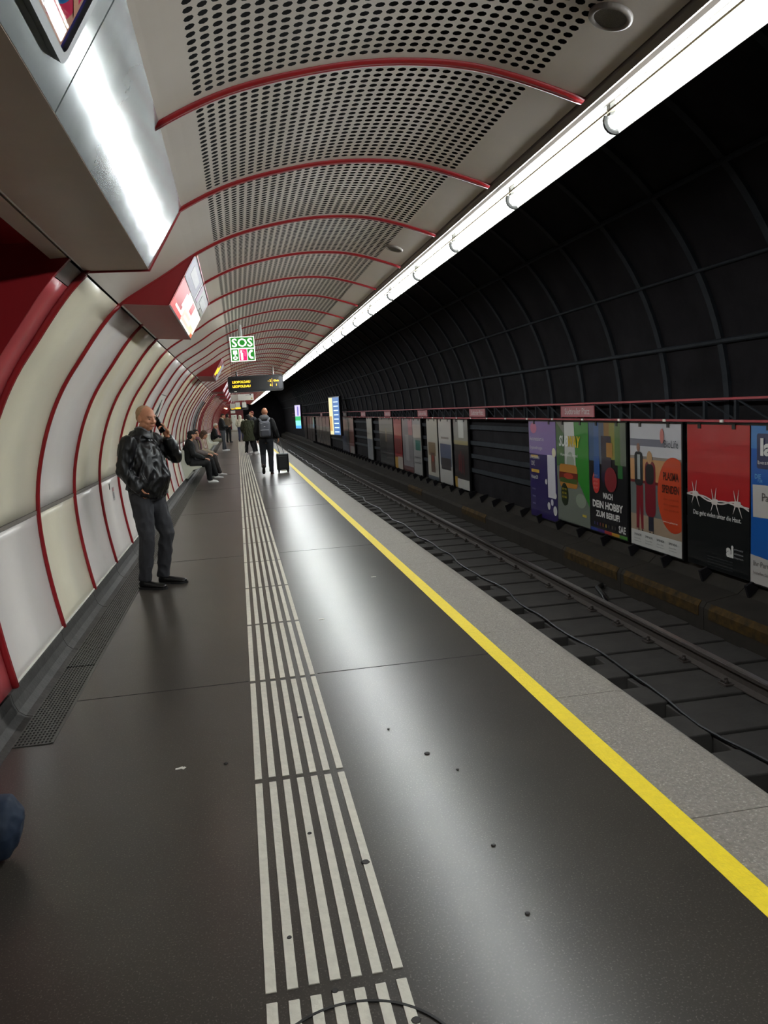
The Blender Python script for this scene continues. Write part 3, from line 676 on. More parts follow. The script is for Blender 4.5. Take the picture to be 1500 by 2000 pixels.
for i, (y0, y1, l) in enumerate(((12.78, 11.5, 'nearest red station name sign on the girder, above the sandwich poster'), (18.2, 17.0, 'second red station name sign along the girder'), (23.7, 22.45, 'third station name sign along the girder'), (29.3, 28.1, 'fourth station name sign along the girder'), (35.0, 33.8, 'fifth station name sign along the girder'), (41.0, 39.8, 'sixth station name sign along the girder'), (52.5, 51.4, 'farthest station name sign along the girder'))):
    t = thing('station_sign', l, 'sign'); t.matrix_world = wallM(y0, 1.262, 5.39)
    W = y0-y1; plate('plate', rc(0, 0, W, .18), -.01, 0, sg, t); ring_obj('border', rc(0, 0, W, .18), rc(.012, .012, W-.012, .168), 0, .003, mat('girder_red', (150, 40, 48), .45), t)
    text('Südtiroler Platz', W/2, .045, .1, sw, t, .002, W*.74, 'CENTER')
# ------------------------------------------------------------------ posters across the track
def poster(y0, y1, z0, z1, l, base, group=None):
    """y0 = far (left) edge, y1 = near (right) edge"""
    t = thing('poster', l, 'poster', group=group); t.matrix_world = wallM(y0, z0)
    W, H = y0-y1, z1-z0
    plate('backing_board', rc(-.02, -.02, W+.02, H+.02), -.045, -.004, BLACK, t)
    plate('sheet', rc(0, 0, W, H), -.004, .001, pm(base), t)
    bm = bmesh.new()
    for x in (W*.22, W*.77): box(bm, x-.03, x+.03, H-.05, H+.012, 0, .012)
    obj('clip', bm, BLACK, t)
    return t, W, H
ZB, ZT = -.55, 1.175
LAYER = [0]
def A(t, P, c, e=0, nm='print_area'):
    LAYER[0] = (LAYER[0]+1) % 12; z = .0012+LAYER[0]*.0007
    return plate(nm, P, z, z+.0005, pm(c, e), t)
def reset(): LAYER[0] = 0
WT = (228, 225, 220)
# 1 purple price poster
t, W, H = poster(14.62, 13.30, ZB-.08, ZT, 'purple poster with a white receipt strip and round coins', (44, 30, 92)); reset()
A(t, rc(0, H*.66, W, H), (134, 110, 170)); A(t, circ(.25, H*.93, .16, ry=.1), (196, 90, 130)); A(t, rc(W*.68, .42, W*.95, 1.2), (225, 222, 228)); A(t, circ(W*.92, 1.25, .085), (236, 228, 190)); A(t, circ(W*.62, .7, .05), WT); A(t, circ(W*.70, .26, .07), WT)
A(t, circ(W*.92, .2, .085), WT); A(t, circ(W*.82, .34, .06), (214, 210, 220)); A(t, rc(.1, 1.12, .45, 1.17), (214, 170, 70)); A(t, rc(.1, .84, .5, .90), (214, 170, 70)); A(t, circ(W*.95, .48, .05), WT)
for s_, y_, h_ in (('Automatisiert in', H*.80, .075), ('Kryptowährungen', H*.70, .08), ('investieren', H*.61, .07)): text(s_, .06, y_, h_, pm(WT), t, .012)
text('20€', .1, .97, .09, pm(WT), t, .012); text('Haupt20', .1, .70, .09, pm(WT), t, .012)
for y_ in (.5, .36, .22): text('www.', .12, y_, .035, pm((170, 165, 200)), t, .012)
# 2 sandwich poster
t, W, H = poster(13.28, 11.97, ZB, ZT, 'green poster with white and yellow slanted lettering above a filled sandwich', (118, 124, 112)); reset()
A(t, [(W*.5, .95), (W, .35), (W, H), (W*.3, H), (W*.3, .95)], (44, 138, 40)); A(t, [(0, H), (0, .95), (W*.25, 1.0), (W*.25, H-.2)], (70, 110, 62)); A(t, [(W*.28, .85), (W*.62, .85), (W*.58, H), (W*.28, H)], (206, 206, 200))
A(t, circ(W*.45, 1.02, .16, ry=.2), (160, 170, 150)); A(t, circ(W*.75, .42, .2, ry=.12), (150, 160, 140))
A(t, rrect(.12, .60, .86, 1.0, .08), (196, 130, 50)); A(t, rc(.10, .72, .88, .86), (120, 40, 24)); A(t, rc(.14, .68, .85, .76), (70, 96, 36)); A(t, circ(.5, .8, .2, ry=.05), (180, 60, 40))
A(t, circ(.32, .47, .15, ry=.2), (30, 44, 20)); A(t, circ(.28, .28, .0001), (0, 0, 0))
text('SUB', .14, 1.30, .19, pm((245, 245, 240)), t, .013, .40, bold=.03, shear=.25); text('WAY', .53, 1.30, .19, pm((240, 200, 20)), t, .013, .50, bold=.03, shear=.25)
text('Homebaked Bread', .2, 1.14, .05, pm((245, 245, 240)), t, .013, .7)
for q in range(3): text('JETZT NEU', .32, .54-q*.07, .04, pm((230, 200, 40)), t, .013, .2, 'CENTER')
A(t, rc(W*.78, .16, W*.9, .2), (220, 190, 40))
# 3 hobby poster
t, W, H = poster(11.95, 10.70, ZB, ZT, 'black and rainbow poster reading MACH DEIN HOBBY ZUM BERUF', (14, 14, 18)); reset()
for i, c_ in enumerate(((52, 88, 124), (60, 96, 150), (96, 104, 120), (150, 110, 60), (140, 134, 50), (84, 116, 60), (104, 112, 96))): A(t, rc(W*i/7, 1.12+.05*math.sin(i*2), W*(i+1)/7, H), c_)
A(t, rc(W*.14, .85, W*.30, 1.2), (40, 84, 150)); A(t, rc(W*.36, .98, W*.62, 1.52), (58, 48, 60)); A(t, rc(W*.50, 1.2, W*.66, 1.42), (176, 120, 46)); A(t, circ(W*.6, .86, .2, ry=.19), (136, 36, 44)); A(t, [(W*.4, .75), (W*.55, 1.2), (W*.45, 1.25), (W*.33, .9)], (40, 26, 56)); A(t, rc(W*.78, .9, W*.9, 1.2), (40, 110, 50))
LAYER[0] = 4; A(t, circ(W*.19, .79, .13, ry=.18), (206, 50, 46))
for q in range(4): text('JETZT', W*.19, .87-q*.065, .035, pm((236, 190, 184)), t, .0115, .16, 'CENTER')
text('MACH', W*.52, .55, .095, pm(WT), t, .012, .32, 'CENTER', bold=.04); text('DEIN HOBBY', W*.5, .385, .12, pm(WT), t, .012, 1.02, 'CENTER', bold=.04); text('ZUM BERUF!', W*.5, .245, .10, pm(WT), t, .012, .8, 'CENTER', bold=.04)
for i in range(8): A(t, rc(.14+i*.1, .10, .18+i*.1, .15), ((60, 60, 110), (80, 60, 110), (120, 60, 60), (150, 90, 40), (170, 150, 60), (60, 60, 60), (90, 90, 90), (60, 60, 60))[i])
for i, c_ in enumerate(((50, 70, 150), (70, 50, 120), (170, 50, 50), (200, 150, 50), (80, 140, 60))): A(t, rc(W*i/5, 0, W*(i+1)/5, .05), c_)
text('SAE', W*.88, .08, .11, pm(WT), t, .012, .22, 'CENTER', bold=.03)
# 4 plasma poster
t, W, H = poster(10.58, 9.24, ZB-.01, ZT, 'poster of a couple in front of a train with an orange PLASMA SPENDEN shape', (150, 140, 132)); reset()
A(t, rc(0, 1.28, W, H), (206, 204, 208)); A(t, rc(0, 1.42, W*.7, 1.52), (120, 118, 130)); A(t, rc(0, .92, W*.8, 1.24), (206, 152, 100)); A(t, rc(.0, .90, W, .94), (120, 40, 40)); A(t, rc(0, .45, W, .9), (112, 116, 112)); A(t, rc(0, .22, W, .45), (170, 146, 122)); A(t, rc(0, 0, W, .22), (216, 214, 208))
A(t, circ(W*.84, .78, .42, ry=.52)[0:0] or [p for p in [(min(x_, W), y_) for x_, y_ in circ(W*.86, .80, .40, ry=.50)]], (206, 70, 34))
A(t, circ(.24, 1.42-.02, .045, ry=.06), (150, 104, 84)); A(t, rrect(.13, .86, .36, 1.34, .07), (34, 36, 38)); A(t, rc(.21, .95, .29, 1.3), (170, 174, 172)); LAYER[0] = 6
A(t, [(.16, .25), (.24, .25), (.26, .6), (.30, .25), (.36, .25), (.36, .88), (.17, .88)], (134, 28, 40)); A(t, rc(.5, .25, .64, .5), (40, 42, 56)); A(t, rrect(.42, .45, .70, 1.22, .1), (128, 26, 40)); A(t, rrect(.44, .9, .66, 1.18, .08), (30, 30, 34)); A(t, circ(.55, 1.27, .07, ry=.09), (196, 150, 104)); A(t, circ(.46, .85, .12, ry=.16), (160, 140, 150))
for x_ in (.22, .32, .53, .62): text('.', x_, .22, .03, BLACK, t, .012)
text('PLASMA', W*.82, .99, .11, pm((70, 24, 16)), t, .012, .38, 'CENTER', bold=.02); text('SPENDEN', W*.81, .82, .11, pm((70, 24, 16)), t, .012, .42, 'CENTER', bold=.02)
for q in range(3): text('deine spende hilft', W*.82, .72-q*.07, .035, pm((150, 46, 24)), t, .012, .38, 'CENTER')
text('www.plasma', W*.8, .42, .03, pm(WT), t, .012, .36, 'CENTER'); text('BioLife', W*.83, 1.42, .10, pm((60, 62, 70)), t, .012, .34, 'CENTER')
for i in range(4):
    text('SPENDE', .1+i*.31, .14, .03, BLACK, t, .012, .2); text('Zentrum Wien', .1+i*.31, .09, .02, pm((120, 116, 112)), t, .012, .18); text('Spendezeit', .1+i*.31, .05, .02, pm((120, 116, 112)), t, .012, .2)
plate('print_area', circ(W*.66, 1.57, .05, ry=.1), .011, .0115, pm((206, 120, 110)), t)
# 5 barbed wire poster
t, W, H = poster(9.10, 7.86, ZB, ZT, 'red over black poster with white barbed wire across the middle', (8, 11, 13)); reset()
A(t, [(0, .86), (W, .80), (W, H), (0, H)], (186, 26, 32))
bm = bmesh.new(); wirez = .012
def wz(x): return .86-.05*x+.02*math.sin(x*8)
for ph_ in (0, PI): tube(bm, [(x, wz(x)+.016*math.sin(x*11+ph_), wirez) for x in [i*W/50 for i in range(51)]], [(.009, .0008)]*51, side=(0, 1, 0), n=6)
for cx_ in (W*.14, W*.47, W*.82):
    for q in range(5): tube(bm, [(cx_-.04+q*.02, wz(cx_)-.03, wirez), (cx_-.02+q*.02, wz(cx_)+.03, wirez)], [(.018, .001)]*2, side=(1, 0, 0), n=6)
    for dx, dy in ((-.06, .15), (.04, .17), (-.07, -.12), (.10, -.15)): tube(bm, [(cx_+dx*.2, wz(cx_), wirez), (cx_+dx, wz(cx_)+dy, wirez)], [(.012, .001), (.003, .0005)], side=(1, 0, 0), n=6)
obj('wire_print', bm, pm((222, 210, 202)), t)
text('Das geht vielen unter die Haut.', W*.5, .60, .075, pm(WT), t, .012, .96, 'CENTER', bold=.01)
text('ai', W*.66, .19, .15, pm(WT), t, .012, .14, bold=.05)
for q, s_ in enumerate(('amnesty', 'aktivismus', 'Österreich')): text(s_, W*.78, .285-q*.045, .025, pm((160, 160, 160)), t, .012, .17)
for q in range(4): text('spenden und mitmachen hilft', W*.76, .13-q*.035, .016, pm((90, 92, 94)), t, .012, .5, 'RIGHT')
# 6 blue poster
t, W, H = poster(7.84, 6.5, ZB-.02, ZT, 'blue poster with a white card and lettering, at the right edge of the picture', (16, 92, 178)); reset()
A(t, rc(0, H-.25, W, H), (66, 130, 196)); A(t, rrect(.10, 1.28, .95, 1.66, .03), (52, 54, 92)); A(t, [(.04, .74), (.9, .78), (.9, 1.12), (.03, 1.1)], (206, 200, 194)); A(t, [(0, 0), (W, 0), (W, .24), (.3, .30), (0, .32)], (196, 190, 184))
text('la', .17, 1.42, .19, pm(WT), t, .012, .2, bold=.04); text('bestellen', .13, 1.33, .04, pm(WT), t, .012, .4); text('DIE', .08, 1.17, .05, pm((120, 190, 230)), t, .012); text('FÜR', .13, 1.13, .04, pm((120, 190, 230)), t, .012)
text('Pa', .2, .93, .09, pm((90, 84, 80)), t, .012); text('Ihr Partner', .06, .2, .06, pm((110, 104, 100)), t, .012); text('bestellen Sie', .06, .11, .035, pm((110, 104, 100)), t, .012)
# generic far posters: (far y, near y, label, base, shapes)
def far(y0, y1, l, base, shapes, group=None):
    t, W, H = poster(y0, y1, ZB-.02, ZT, l, base, group); reset()
    for x0, y0_, x1, y1_, c_ in shapes:
        A(t, rrect(x0*W, y0_*H, x1*W, y1_*H, min(.02, (x1-x0)*W*.2)), c_)
far(20.1, 18.8, 'dark concert poster with a white card at top, beside the empty wall stretch', (38, 34, 34), [(0, .68, 1, 1, (130, 128, 122)), (.36, .74, .72, 1, (206, 206, 202)), (0, .64, 1, .7, (150, 136, 84)), (.3, .25, .4, .5, (110, 30, 36)), (.45, .22, .52, .55, (110, 30, 36)), (.62, .2, .7, .5, (90, 26, 30)), (0, 0, 1, .14, (198, 196, 190)), (0, 0, .18, .16, (190, 150, 50))])
far(21.7, 20.35, 'pale poster with a blue city skyline picture', (196, 192, 186), [(.1, .28, .95, .62, (84, 92, 120)), (.15, .22, .9, .4, (60, 54, 56)), (.2, .70, .8, .73, (130, 120, 116))])
far(23.1, 21.85, 'pale poster with a brown seated figure', (190, 184, 170), [(.1, .40, .8, .62, (128, 104, 76)), (.3, .12, .7, .45, (96, 70, 56)), (.4, .3, .6, .4, (150, 60, 44)), (0, 0, 1, .06, (70, 80, 90))])
far(25.05, 23.9, 'grey poster with a teal disc', (160, 158, 154), [(.0, .66, 1, .9, (188, 176, 166)), (.3, .44, .9, .62, (30, 110, 96)), (.1, .3, .9, .32, (110, 110, 110)), (.1, .2, .9, .22, (110, 110, 110))])
far(26.7, 25.1, 'grey portrait poster left of the teal disc one', (134, 128, 130), [(.6, .7, 1, 1, (190, 120, 126)), (.3, .2, .6, .7, (170, 164, 164)), (0, 0, 1, .1, (96, 44, 44))])
far(28.2, 26.85, 'red poster with a yellow lower band', (158, 36, 38), [(0, .66, 1, .9, (184, 90, 84)), (.1, .3, .9, .6, (120, 26, 30)), (0, 0, .4, .22, (196, 150, 50)), (.4, 0, 1, .24, (190, 180, 170))])
far(31.2, 28.4, 'wide dark photograph poster of black shapes left of the red one', (34, 32, 32), [(0, .72, 1, .97, (122, 118, 112)), (.05, .1, .45, .62, (22, 22, 24)), (.55, .15, .95, .66, (60, 56, 56)), (.46, .5, .56, .8, (140, 120, 86))])
far(34.3, 32.95, 'single pale poster standing alone between dark stretches', (176, 172, 160), [(0, .5, 1, .66, (196, 190, 176)), (0, 0, 1, .5, (140, 142, 146)), (.3, .3, .6, .5, (120, 122, 128))])
far(40.1, 38.4, 'narrow poster with a dark red lower half right of the lit screens', (110, 50, 44), [(0, .6, 1, 1, (170, 124, 118)), (.2, 0, 1, .2, (150, 146, 140))])
far(42.8, 40.2, 'dark blue poster just right of the large lit screen', (24, 34, 58), [(0, .62, 1, .95, (164, 110, 100)), (.1, .2, .6, .5, (34, 44, 80)), (.1, .15, .8, .2, (60, 70, 90))])
for i in range(4): far(56.9-i*2.1, 55.0-i*2.1, 'one of four pale brown far posters directly left of the large lit screen', (110, 96, 88), [(0, .66, 1, 1, (170, 122, 112)), (0, .5, 1, .66, (176, 164, 150)), (.2, .1, .8, .5, (64, 60, 58))], 'four far posters by the large screen')
for i in range(3): far(64.3-i*2.0, 62.5-i*2.0, 'one of three dim far posters right of the small lit screen', (90, 74, 72), [(0, .7, 1, 1, (160, 90, 86)), (0, .5, 1, .7, (170, 160, 150)), (.2, 0, .8, .5, (70, 60, 60))], 'three far posters by the small screen')
far(67.6, 65.2, 'far poster nearest the small lit screen on its right', (84, 76, 74), [(0, .6, 1, 1, (150, 100, 96)), (.2, .1, .8, .5, (60, 58, 58))])
# lit screens
def screen(x0, y0, x1, y1, z0, z1, l, kind):
    t = thing('lit_screen', l, 'screen'); X = Vector((x1-x0, y1-y0, 0)); W = X.length; X.normalize(); Z = X.cross(Vector((0, 0, 1)))
    M = Matrix((X, Vector((0, 0, 1)), Z)).transposed().to_4x4(); M.translation = Vector((x0, y0, z0)); t.matrix_world = M; H = z1-z0
    plate('casing', rc(-.05, -.05, W+.05, H+.05), -.14, -.002, BLACK, t)
    for zz in (1.2, 1.7):
        bm = bmesh.new(); box(bm, 0, .62, -.03, .03, zz, zz+.05, t.matrix_world.inverted() @ Matrix.Translation((x1, y1, z0))); obj('arm', bm, BLACK, t)
    if kind == 0:
        plate('picture', rc(0, 0, W, H), 0, .002, pm((70, 108, 160), .8), t); plate('picture_area', rc(0, 0, W*.36, H), .0025, .003, pm((206, 196, 150), .9), t); plate('picture_area', rc(0, H*.1, W*.25, H*.5), .0031, .0035, pm((180, 140, 80), .8), t)
        for i in range(8): plate('text_bar', rc(W*.46, H*.06+i*H*.115, W*.9, H*.09+i*H*.115), .0031, .004, pm((200, 220, 240), .9), t)
    else:
        plate('picture', rc(0, 0, W, H), 0, .002, pm((180, 170, 235), 1.1), t); plate('picture_area', rc(0, 0, W, H*.52), .0025, .003, pm((40, 160, 90), .9), t); plate('picture_area', rc(0, 0, W, H*.34), .0031, .004, pm((120, 220, 200), .9), t); plate('picture_area', rc(0, 0, W, H*.12), .0041, .005, pm((70, 150, 230), 1.0), t); plate('picture_area', rc(W*.4, H*.55, W*.7, H*.95), .0031, .004, pm((110, 100, 170), .8), t)
screen(4.70, 41.2, 5.02, 39.6, .36, 2.23, 'large tall lit blue screen across the track', 0)
screen(4.68, 65.7, 5.0, 64.3, .30, 2.16, 'small distant lit screen in violet and green across the track', 1)
#PEOPLE
# ------------------------------------------------------------------ people
SKIN = mat('skin_tan', (196, 142, 112), .5, var=.10, scale=30)
SKINR = mat('skin_ruddy', (198, 136, 104), .5, var=.14, scale=40)
LEATH = mat('black_leather', (10, 10, 12), .40, var=.3, scale=14, bump=.8, bscale=16, spec=.45, stretch=(1, 1, .6))
TROU = mat('charcoal_trousers', (46, 46, 50), .85, var=.2, scale=8, bump=.2, bscale=30)
SHOE = mat('black_shoe', (16, 15, 16), .3)
SOLE = mat('dark_sole', (26, 24, 24), .7)
DARK = mat('black_cloth', (15, 15, 17), .85, var=.3, scale=8)
WSH = mat('white_shoe', (222, 222, 220), .6)
def solid(name, fn, mtl, par, voxel=.012, sm=3, fold=0, fscale=7, fst=(1, 1, .45), clampz=None):
    """one continuous surface: closed forms fused by a voxel remesh, then relaxed and given folds"""
    bm = bmesh.new(); fn(bm); bmesh.ops.recalc_face_normals(bm, faces=bm.faces[:])
    me = bpy.data.meshes.new(name); bm.to_mesh(me); bm.free()
    o = bpy.data.objects.new(name, me); COL.objects.link(o)
    r_ = o.modifiers.new('r', 'REMESH'); r_.mode = 'VOXEL'; r_.voxel_size = voxel
    if sm: q = o.modifiers.new('s', 'SMOOTH'); q.iterations = sm; q.factor = .5
    dg = bpy.context.evaluated_depsgraph_get(); m2 = bpy.data.meshes.new_from_object(o.evaluated_get(dg))
    o.modifiers.clear(); o.data = m2; bpy.data.meshes.remove(me)
    if fold:
        off = Vector((random.uniform(0, 50), 3, 9))
        ns = [v.normal.copy() for v in m2.vertices]
        for v, nn in zip(m2.vertices, ns):
            p = Vector((v.co.x*fst[0], v.co.y*fst[1], v.co.z*fst[2]))*fscale
            a = noise.noise(p+off+Vector((0, 0, v.co.x*6))); b = 1-abs(noise.noise(p*1.9+off))*2.6
            v.co += nn*(fold*(a*.6+b*.75))
    if clampz is not None:
        for v in m2.vertices: v.co.z = max(v.co.z, clampz)
    m2.name = name; m2.materials.clear(); m2.materials.append(mtl); m2.polygons.foreach_set('use_smooth', [True]*len(m2.polygons))
    o.parent = par; return o
V3 = Vector
def hand(bm, wr, d, n, thumb=1, curl=.5, k=1.0, fc=(1, 1, 1, 1)):
    """palm, four fingers and a thumb; d along the hand, n where the palm looks"""
    d = V3(d).normalized(); n = V3(n); n = (n-d*n.dot(d)).normalized(); s = d.cross(n)*thumb; wr = V3(wr)
    tube(bm, [wr-d*.02, wr+d*.02*k, wr+d*.055*k, wr+d*.092*k], [(.026*k, .018*k), (.032*k, .017*k), (.040*k, .016*k), (.038*k, .013*k)], side=s, n=12)
    for i, (o_, L_, r_) in enumerate(((.030, .070, .0085), (.010, .080, .009), (-.010, .075, .0088), (-.029, .058, .0078))):
        p = wr+d*.088*k+s*o_*k; c = curl*fc[i]; q = [p-d*.015]; dd = d.copy(); an = 0
        for f_ in (.45, .32, .25):
            an += c*(.9 if f_ == .45 else 1.1); dd = (d*math.cos(an)+n*math.sin(an)); p = p+dd*(L_*f_*k); q.append(p)
        tube(bm, q, [r_*k*1.05, r_*k, r_*k*.95, r_*k*.78], side=s, n=8)
    p = wr+d*.025*k+s*.028*k
    q = [p, p+(d*.55+s*.75+n*.25).normalized()*.035*k, p+(d*.75+s*.55+n*.4).normalized()*.068*k, p+(d*.85+s*.38+n*.55).normalized()*.092*k]
    tube(bm, q, [.014*k, .0115*k, .0105*k, .0085*k], side=n, n=8)
def head_forms(bm, c, yaw, pitch, k=1.0, roll=0, ears=True):
    M = Matrix.Rotation(yaw, 4, 'Z') @ Matrix.Rotation(pitch, 4, 'X') @ Matrix.Rotation(roll, 4, 'Y'); T = Matrix.Translation(c) @ M @ Matrix.Scale(k, 4)
    def E(p, r, rot=None):
        g = bmesh.ops.create_uvsphere(bm, u_segments=20, v_segments=14, radius=1)
        for v in g['verts']:
            q = V3((v.co.x*r[0], v.co.y*r[1], v.co.z*r[2]))
            if rot: q = rot @ q
            v.co = T @ (q+V3(p))
    E((0, -.012, .030), (.076, .096, .085)); E((0, .018, .012), (.068, .078, .088)); E((0, .026, -.040), (.058, .064, .062)); E((0, .050, -.078), (.034, .036, .030)); E((0, .075, .036), (.052, .020, .016))
    for s in (-1, 1):
        E((s*.036, .062, -.020), (.026, .028, .026)); E((s*.050, .03, -.055), (.016, .04, .03))
        if ears: E((s*.077, -.008, -.004), (.009, .020, .032)); E((s*.073, .0, -.014), (.010, .014, .018))
    tb_p = [T @ V3(p) for p in ((0, .086, .028), (0, .100, .004), (0, .116, -.022), (0, .104, -.030))]
    tube(bm, tb_p, [(.010*k, .012*k), (.011*k, .013*k), (.014*k, .012*k), (.010*k, .008*k)], side=(M @ V3((1, 0, 0))), n=10)
    E((.013, .100, -.024), (.009, .010, .008)); E((-.013, .100, -.024), (.009, .010, .008))
    E((0, .086, -.050), (.026, .010, .006)); E((0, .084, -.060), (.022, .010, .007))
    return T, M
def face_bits(par, T, mouth=(150, 84, 76), brow=(120, 96, 78), glow=None):
    for s in (-1, 1):
        bm = bmesh.new(); ell(bm, (s*.030, .083, .008), (.0125, .008, .0055)); [setattr(v, 'co', T @ v.co) for v in bm.verts]; e = obj('eye', bm, mat('eye_dark', (48, 36, 32), .2), par, True)
        bm = bmesh.new(); tube(bm, [T @ V3(p) for p in ((s*.014, .094, .024), (s*.032, .092, .031), (s*.050, .078, .025))], [.003, .0045, .002], n=6); obj('eyebrow', bm, mat('brow_%d' % brow[0], brow, .8), par, True)
    bm = bmesh.new(); tube(bm, [T @ V3(p) for p in ((-.024, .082, -.056), (-.01, .0945, -.0545), (0, .0960, -.0555), (.01, .0945, -.0545), (.024, .082, -.056))], [.002, .0035, .003, .0035, .002], n=6); obj('mouth', bm, mat('lips_%d' % mouth[0], mouth, .5), par, True)
def shoe(par, heel, toe, mtl, sole, h=.075, w=.046, tilt=None, foldn=None):
    a, b = V3(heel), V3(toe); d = (b-a).normalized(); L = (b-a).length; up = V3((0, 0, 1)) if tilt is None else V3(tilt).normalized(); s = d.cross(up)
    P = lambda t, z: a+d*(L*t)+up*z
    o = solid('shoe', lambda bm: (tube(bm, [P(.0, .045), P(.10, .045), P(.3, .042), P(.55, .036), P(.8, .03), P(.95, .026), P(1.0, .024)], [(.026, .028), (.035, .042), (.036, .042), (w*.9, .034), (w, .028), (w*.7, .02), (.012, .01)], side=s, n=16),
        tube(bm, [P(.14, .04), P(.17, .07), P(.17, .105)], [(.034, .044), (.036, .046), (.036, .044)], side=s, n=14)), mtl, par, .009, 2)
    bm = bmesh.new(); A = []
    pr = [(0, .028), (.08, .037), (.25, .036), (.45, .034), (.65, .043), (.8, .044), (.92, .034), (1.02, .012)]
    outl = [(t, w_) for t, w_ in pr]+[(t, -w_) for t, w_ in pr[::-1]]
    lo = [bm.verts.new(P(t, .0)+s*x) for t, x in outl]; hi = [bm.verts.new(P(t, .020)+s*x) for t, x in outl]
    bm.faces.new(lo[::-1]); bm.faces.new(hi)
    for i in range(len(lo)): bm.faces.new((lo[i], lo[(i+1) % len(lo)], hi[(i+1) % len(lo)], hi[i]))
    obj('sole', bm, sole, o)
    return o
def person(label, loc, rz, J, skin=SKIN, top=DARK, bot=DARK, shoes=(SHOE, SOLE), hair=None, hairk='short', voxel=.014, H=1.0, hemr=None, coat_len=None, fat=1.0, topn='jacket', fine=False, collar=None, curl=(.5, .5), faces=True, fold=.006, hood=None, sleeve=1.0, hat=None):
    t = thing('person', label, 'person', loc, rz); g = lambda k_: V3(J[k_])
    sx = (g('shR')-g('shL')).normalized(); hx = (g('hipR')-g('hipL')).normalized()
    pel, wai, che, shc, nek, hea = g('pelvis'), g('waist'), g('chest'), (g('shR')+g('shL'))/2, g('neck'), g('head')
    TT = []
    def body(bm):
        tube(bm, [pel-V3((0, 0, .10)), pel, wai, che, shc+V3((0, 0, .0)), shc+V3((0, 0, .045)), nek], [(.10, .07), (.15, .10), (.135, .10), (.15, .105), (.15, .075), (.09, .062), (.055, .058)], side=sx, n=18)
        tube(bm, [shc+(nek-shc)*.3, nek, hea-V3((0, .01, .05))], [.062, .056, .054], side=sx, n=14)
        for s in 'LR':
            tube(bm, [g('sh'+s)-V3((0, 0, .0)), g('el'+s).lerp(g('sh'+s), .5), g('el'+s)], [.055, .046, .038], n=12); tube(bm, [g('el'+s), g('el'+s).lerp(g('wr'+s), .35), g('wr'+s)], [.039, .038, .026], n=12)
            tube(bm, [g('hip'+s), g('kn'+s).lerp(g('hip'+s), .5), g('kn'+s)], [.085, .072, .052], n=14); tube(bm, [g('kn'+s), g('kn'+s).lerp(g('an'+s), .35), g('an'+s)], [.052, .050, .034], n=12)
            ell(bm, g('el'+s), (.038,)*3); ell(bm, g('kn'+s), (.053,)*3)
            if J.get('hand'+s) != 'hidden':
                dd, nn, th = J['hand'+s]; hand(bm, g('wr'+s), dd, nn, th, curl[0 if s == 'L' else 1], 1.0, J.get('fc'+s, (1, 1, 1, 1)))
        T, M = head_forms(bm, hea, J.get('yaw', 0), J.get('pitch', 0), 1.0, J.get('roll', 0)); TT.append((T, M))
    solid('body', body, skin, t, .0058 if fine else voxel*.8, 3 if fine else 2)
    T, M = TT[0]
    if faces: face_bits(t, T, brow=J.get('brow', (70, 52, 42)))
    # trousers
    sit = abs(g('knR').z-g('hipR').z) < .25
    def trous(bm):
        tube(bm, [wai+V3((0, 0, -.02)), pel+V3((0, 0, .02)), pel-V3((0, 0, .08 if not sit else .03))], [(.155*fat, .125*fat), (.17*fat, .13*fat), (.15*fat, .12*fat)], side=hx, n=18)
        for s in 'LR':
            h_, k_, a_ = g('hip'+s), g('kn'+s), g('an'+s)
            tube(bm, [h_+V3((0, 0, .03)), h_.lerp(k_, .3), h_.lerp(k_, .7), k_], [.105, .098, .082, .072], n=16); ell(bm, k_, (.073, .073, .073))
            tube(bm, [k_, k_.lerp(a_, .4), k_.lerp(a_, .85), a_+(a_-k_).normalized()*.02], [.072, .068, .058, .058], n=16)
    solid('trousers', trous, bot, t, .010 if fine else voxel, 3, fold, 8, (1, 1, .6))
    # jacket / coat
    hem = pel+V3((0, 0, .03)) if coat_len is None else V3((pel.x, pel.y, coat_len))
    def jack(bm):
        r1 = hemr or ((.19*fat, .155*fat) if coat_len is None else (.215*fat, .19*fat))
        sec = [(hem, r1), (hem+(wai-hem)*.5, (.19*fat, .165*fat)), (wai, (.188*fat, .168*fat)), (che, (.20, .155)), (shc+V3((0, 0, -.02)), (.175, .115)), (shc+V3((0, 0, .045)), (.12, .09)), (nek-V3((0, 0, .005)), (.078, .078))]
        tube(bm, [p for p, r_ in sec], [r_ for p, r_ in sec], side=sx, n=22)
        for s in 'LR':
            S_, E_, W_ = g('sh'+s), g('el'+s), g('wr'+s)
            ell(bm, S_+V3((0, 0, -.005)), (.075, .075, .07))
            tube(bm, [S_, S_.lerp(E_, .5), E_], [.076, .068, .062], n=14); ell(bm, E_, (.063,)*3)
            W2 = E_.lerp(W_, sleeve)
            tube(bm, [E_, E_.lerp(W2, .5), W2-(W2-E_).normalized()*.02, W2], [.062, .058, .050, .046], n=14)
    j = solid(topn, jack, top, t, .009 if fine else voxel, 3, fold*1.5, 10 if fine else 7, (1, 1, .5))
    if collar:
        bm = bmesh.new()
        for i in range(28):
            a0, a1 = i*2*PI/28, (i+1)*2*PI/28
            q = []
            for a in (a0, a1):
                dz = -.055*max(0, math.sin(a))**2
                q.append([nek+sx*(r_*math.cos(a))+V3((0, 0, z_+dz))+sx.cross(V3((0, 0, -1)))*(r_*1.02*math.sin(a)) for r_, z_ in ((.085, -.02), (.079, .04), (.066, .045), (.068, -.02))])
            vv = [[bm.verts.new(p) for p in e_] for e_ in q]
            for u in range(3): bm.faces.new((vv[0][u], vv[1][u], vv[1][u+1], vv[0][u+1]))
        bmesh.ops.remove_doubles(bm, verts=bm.verts, dist=.0005)
        obj('collar', bm, collar, t, True)
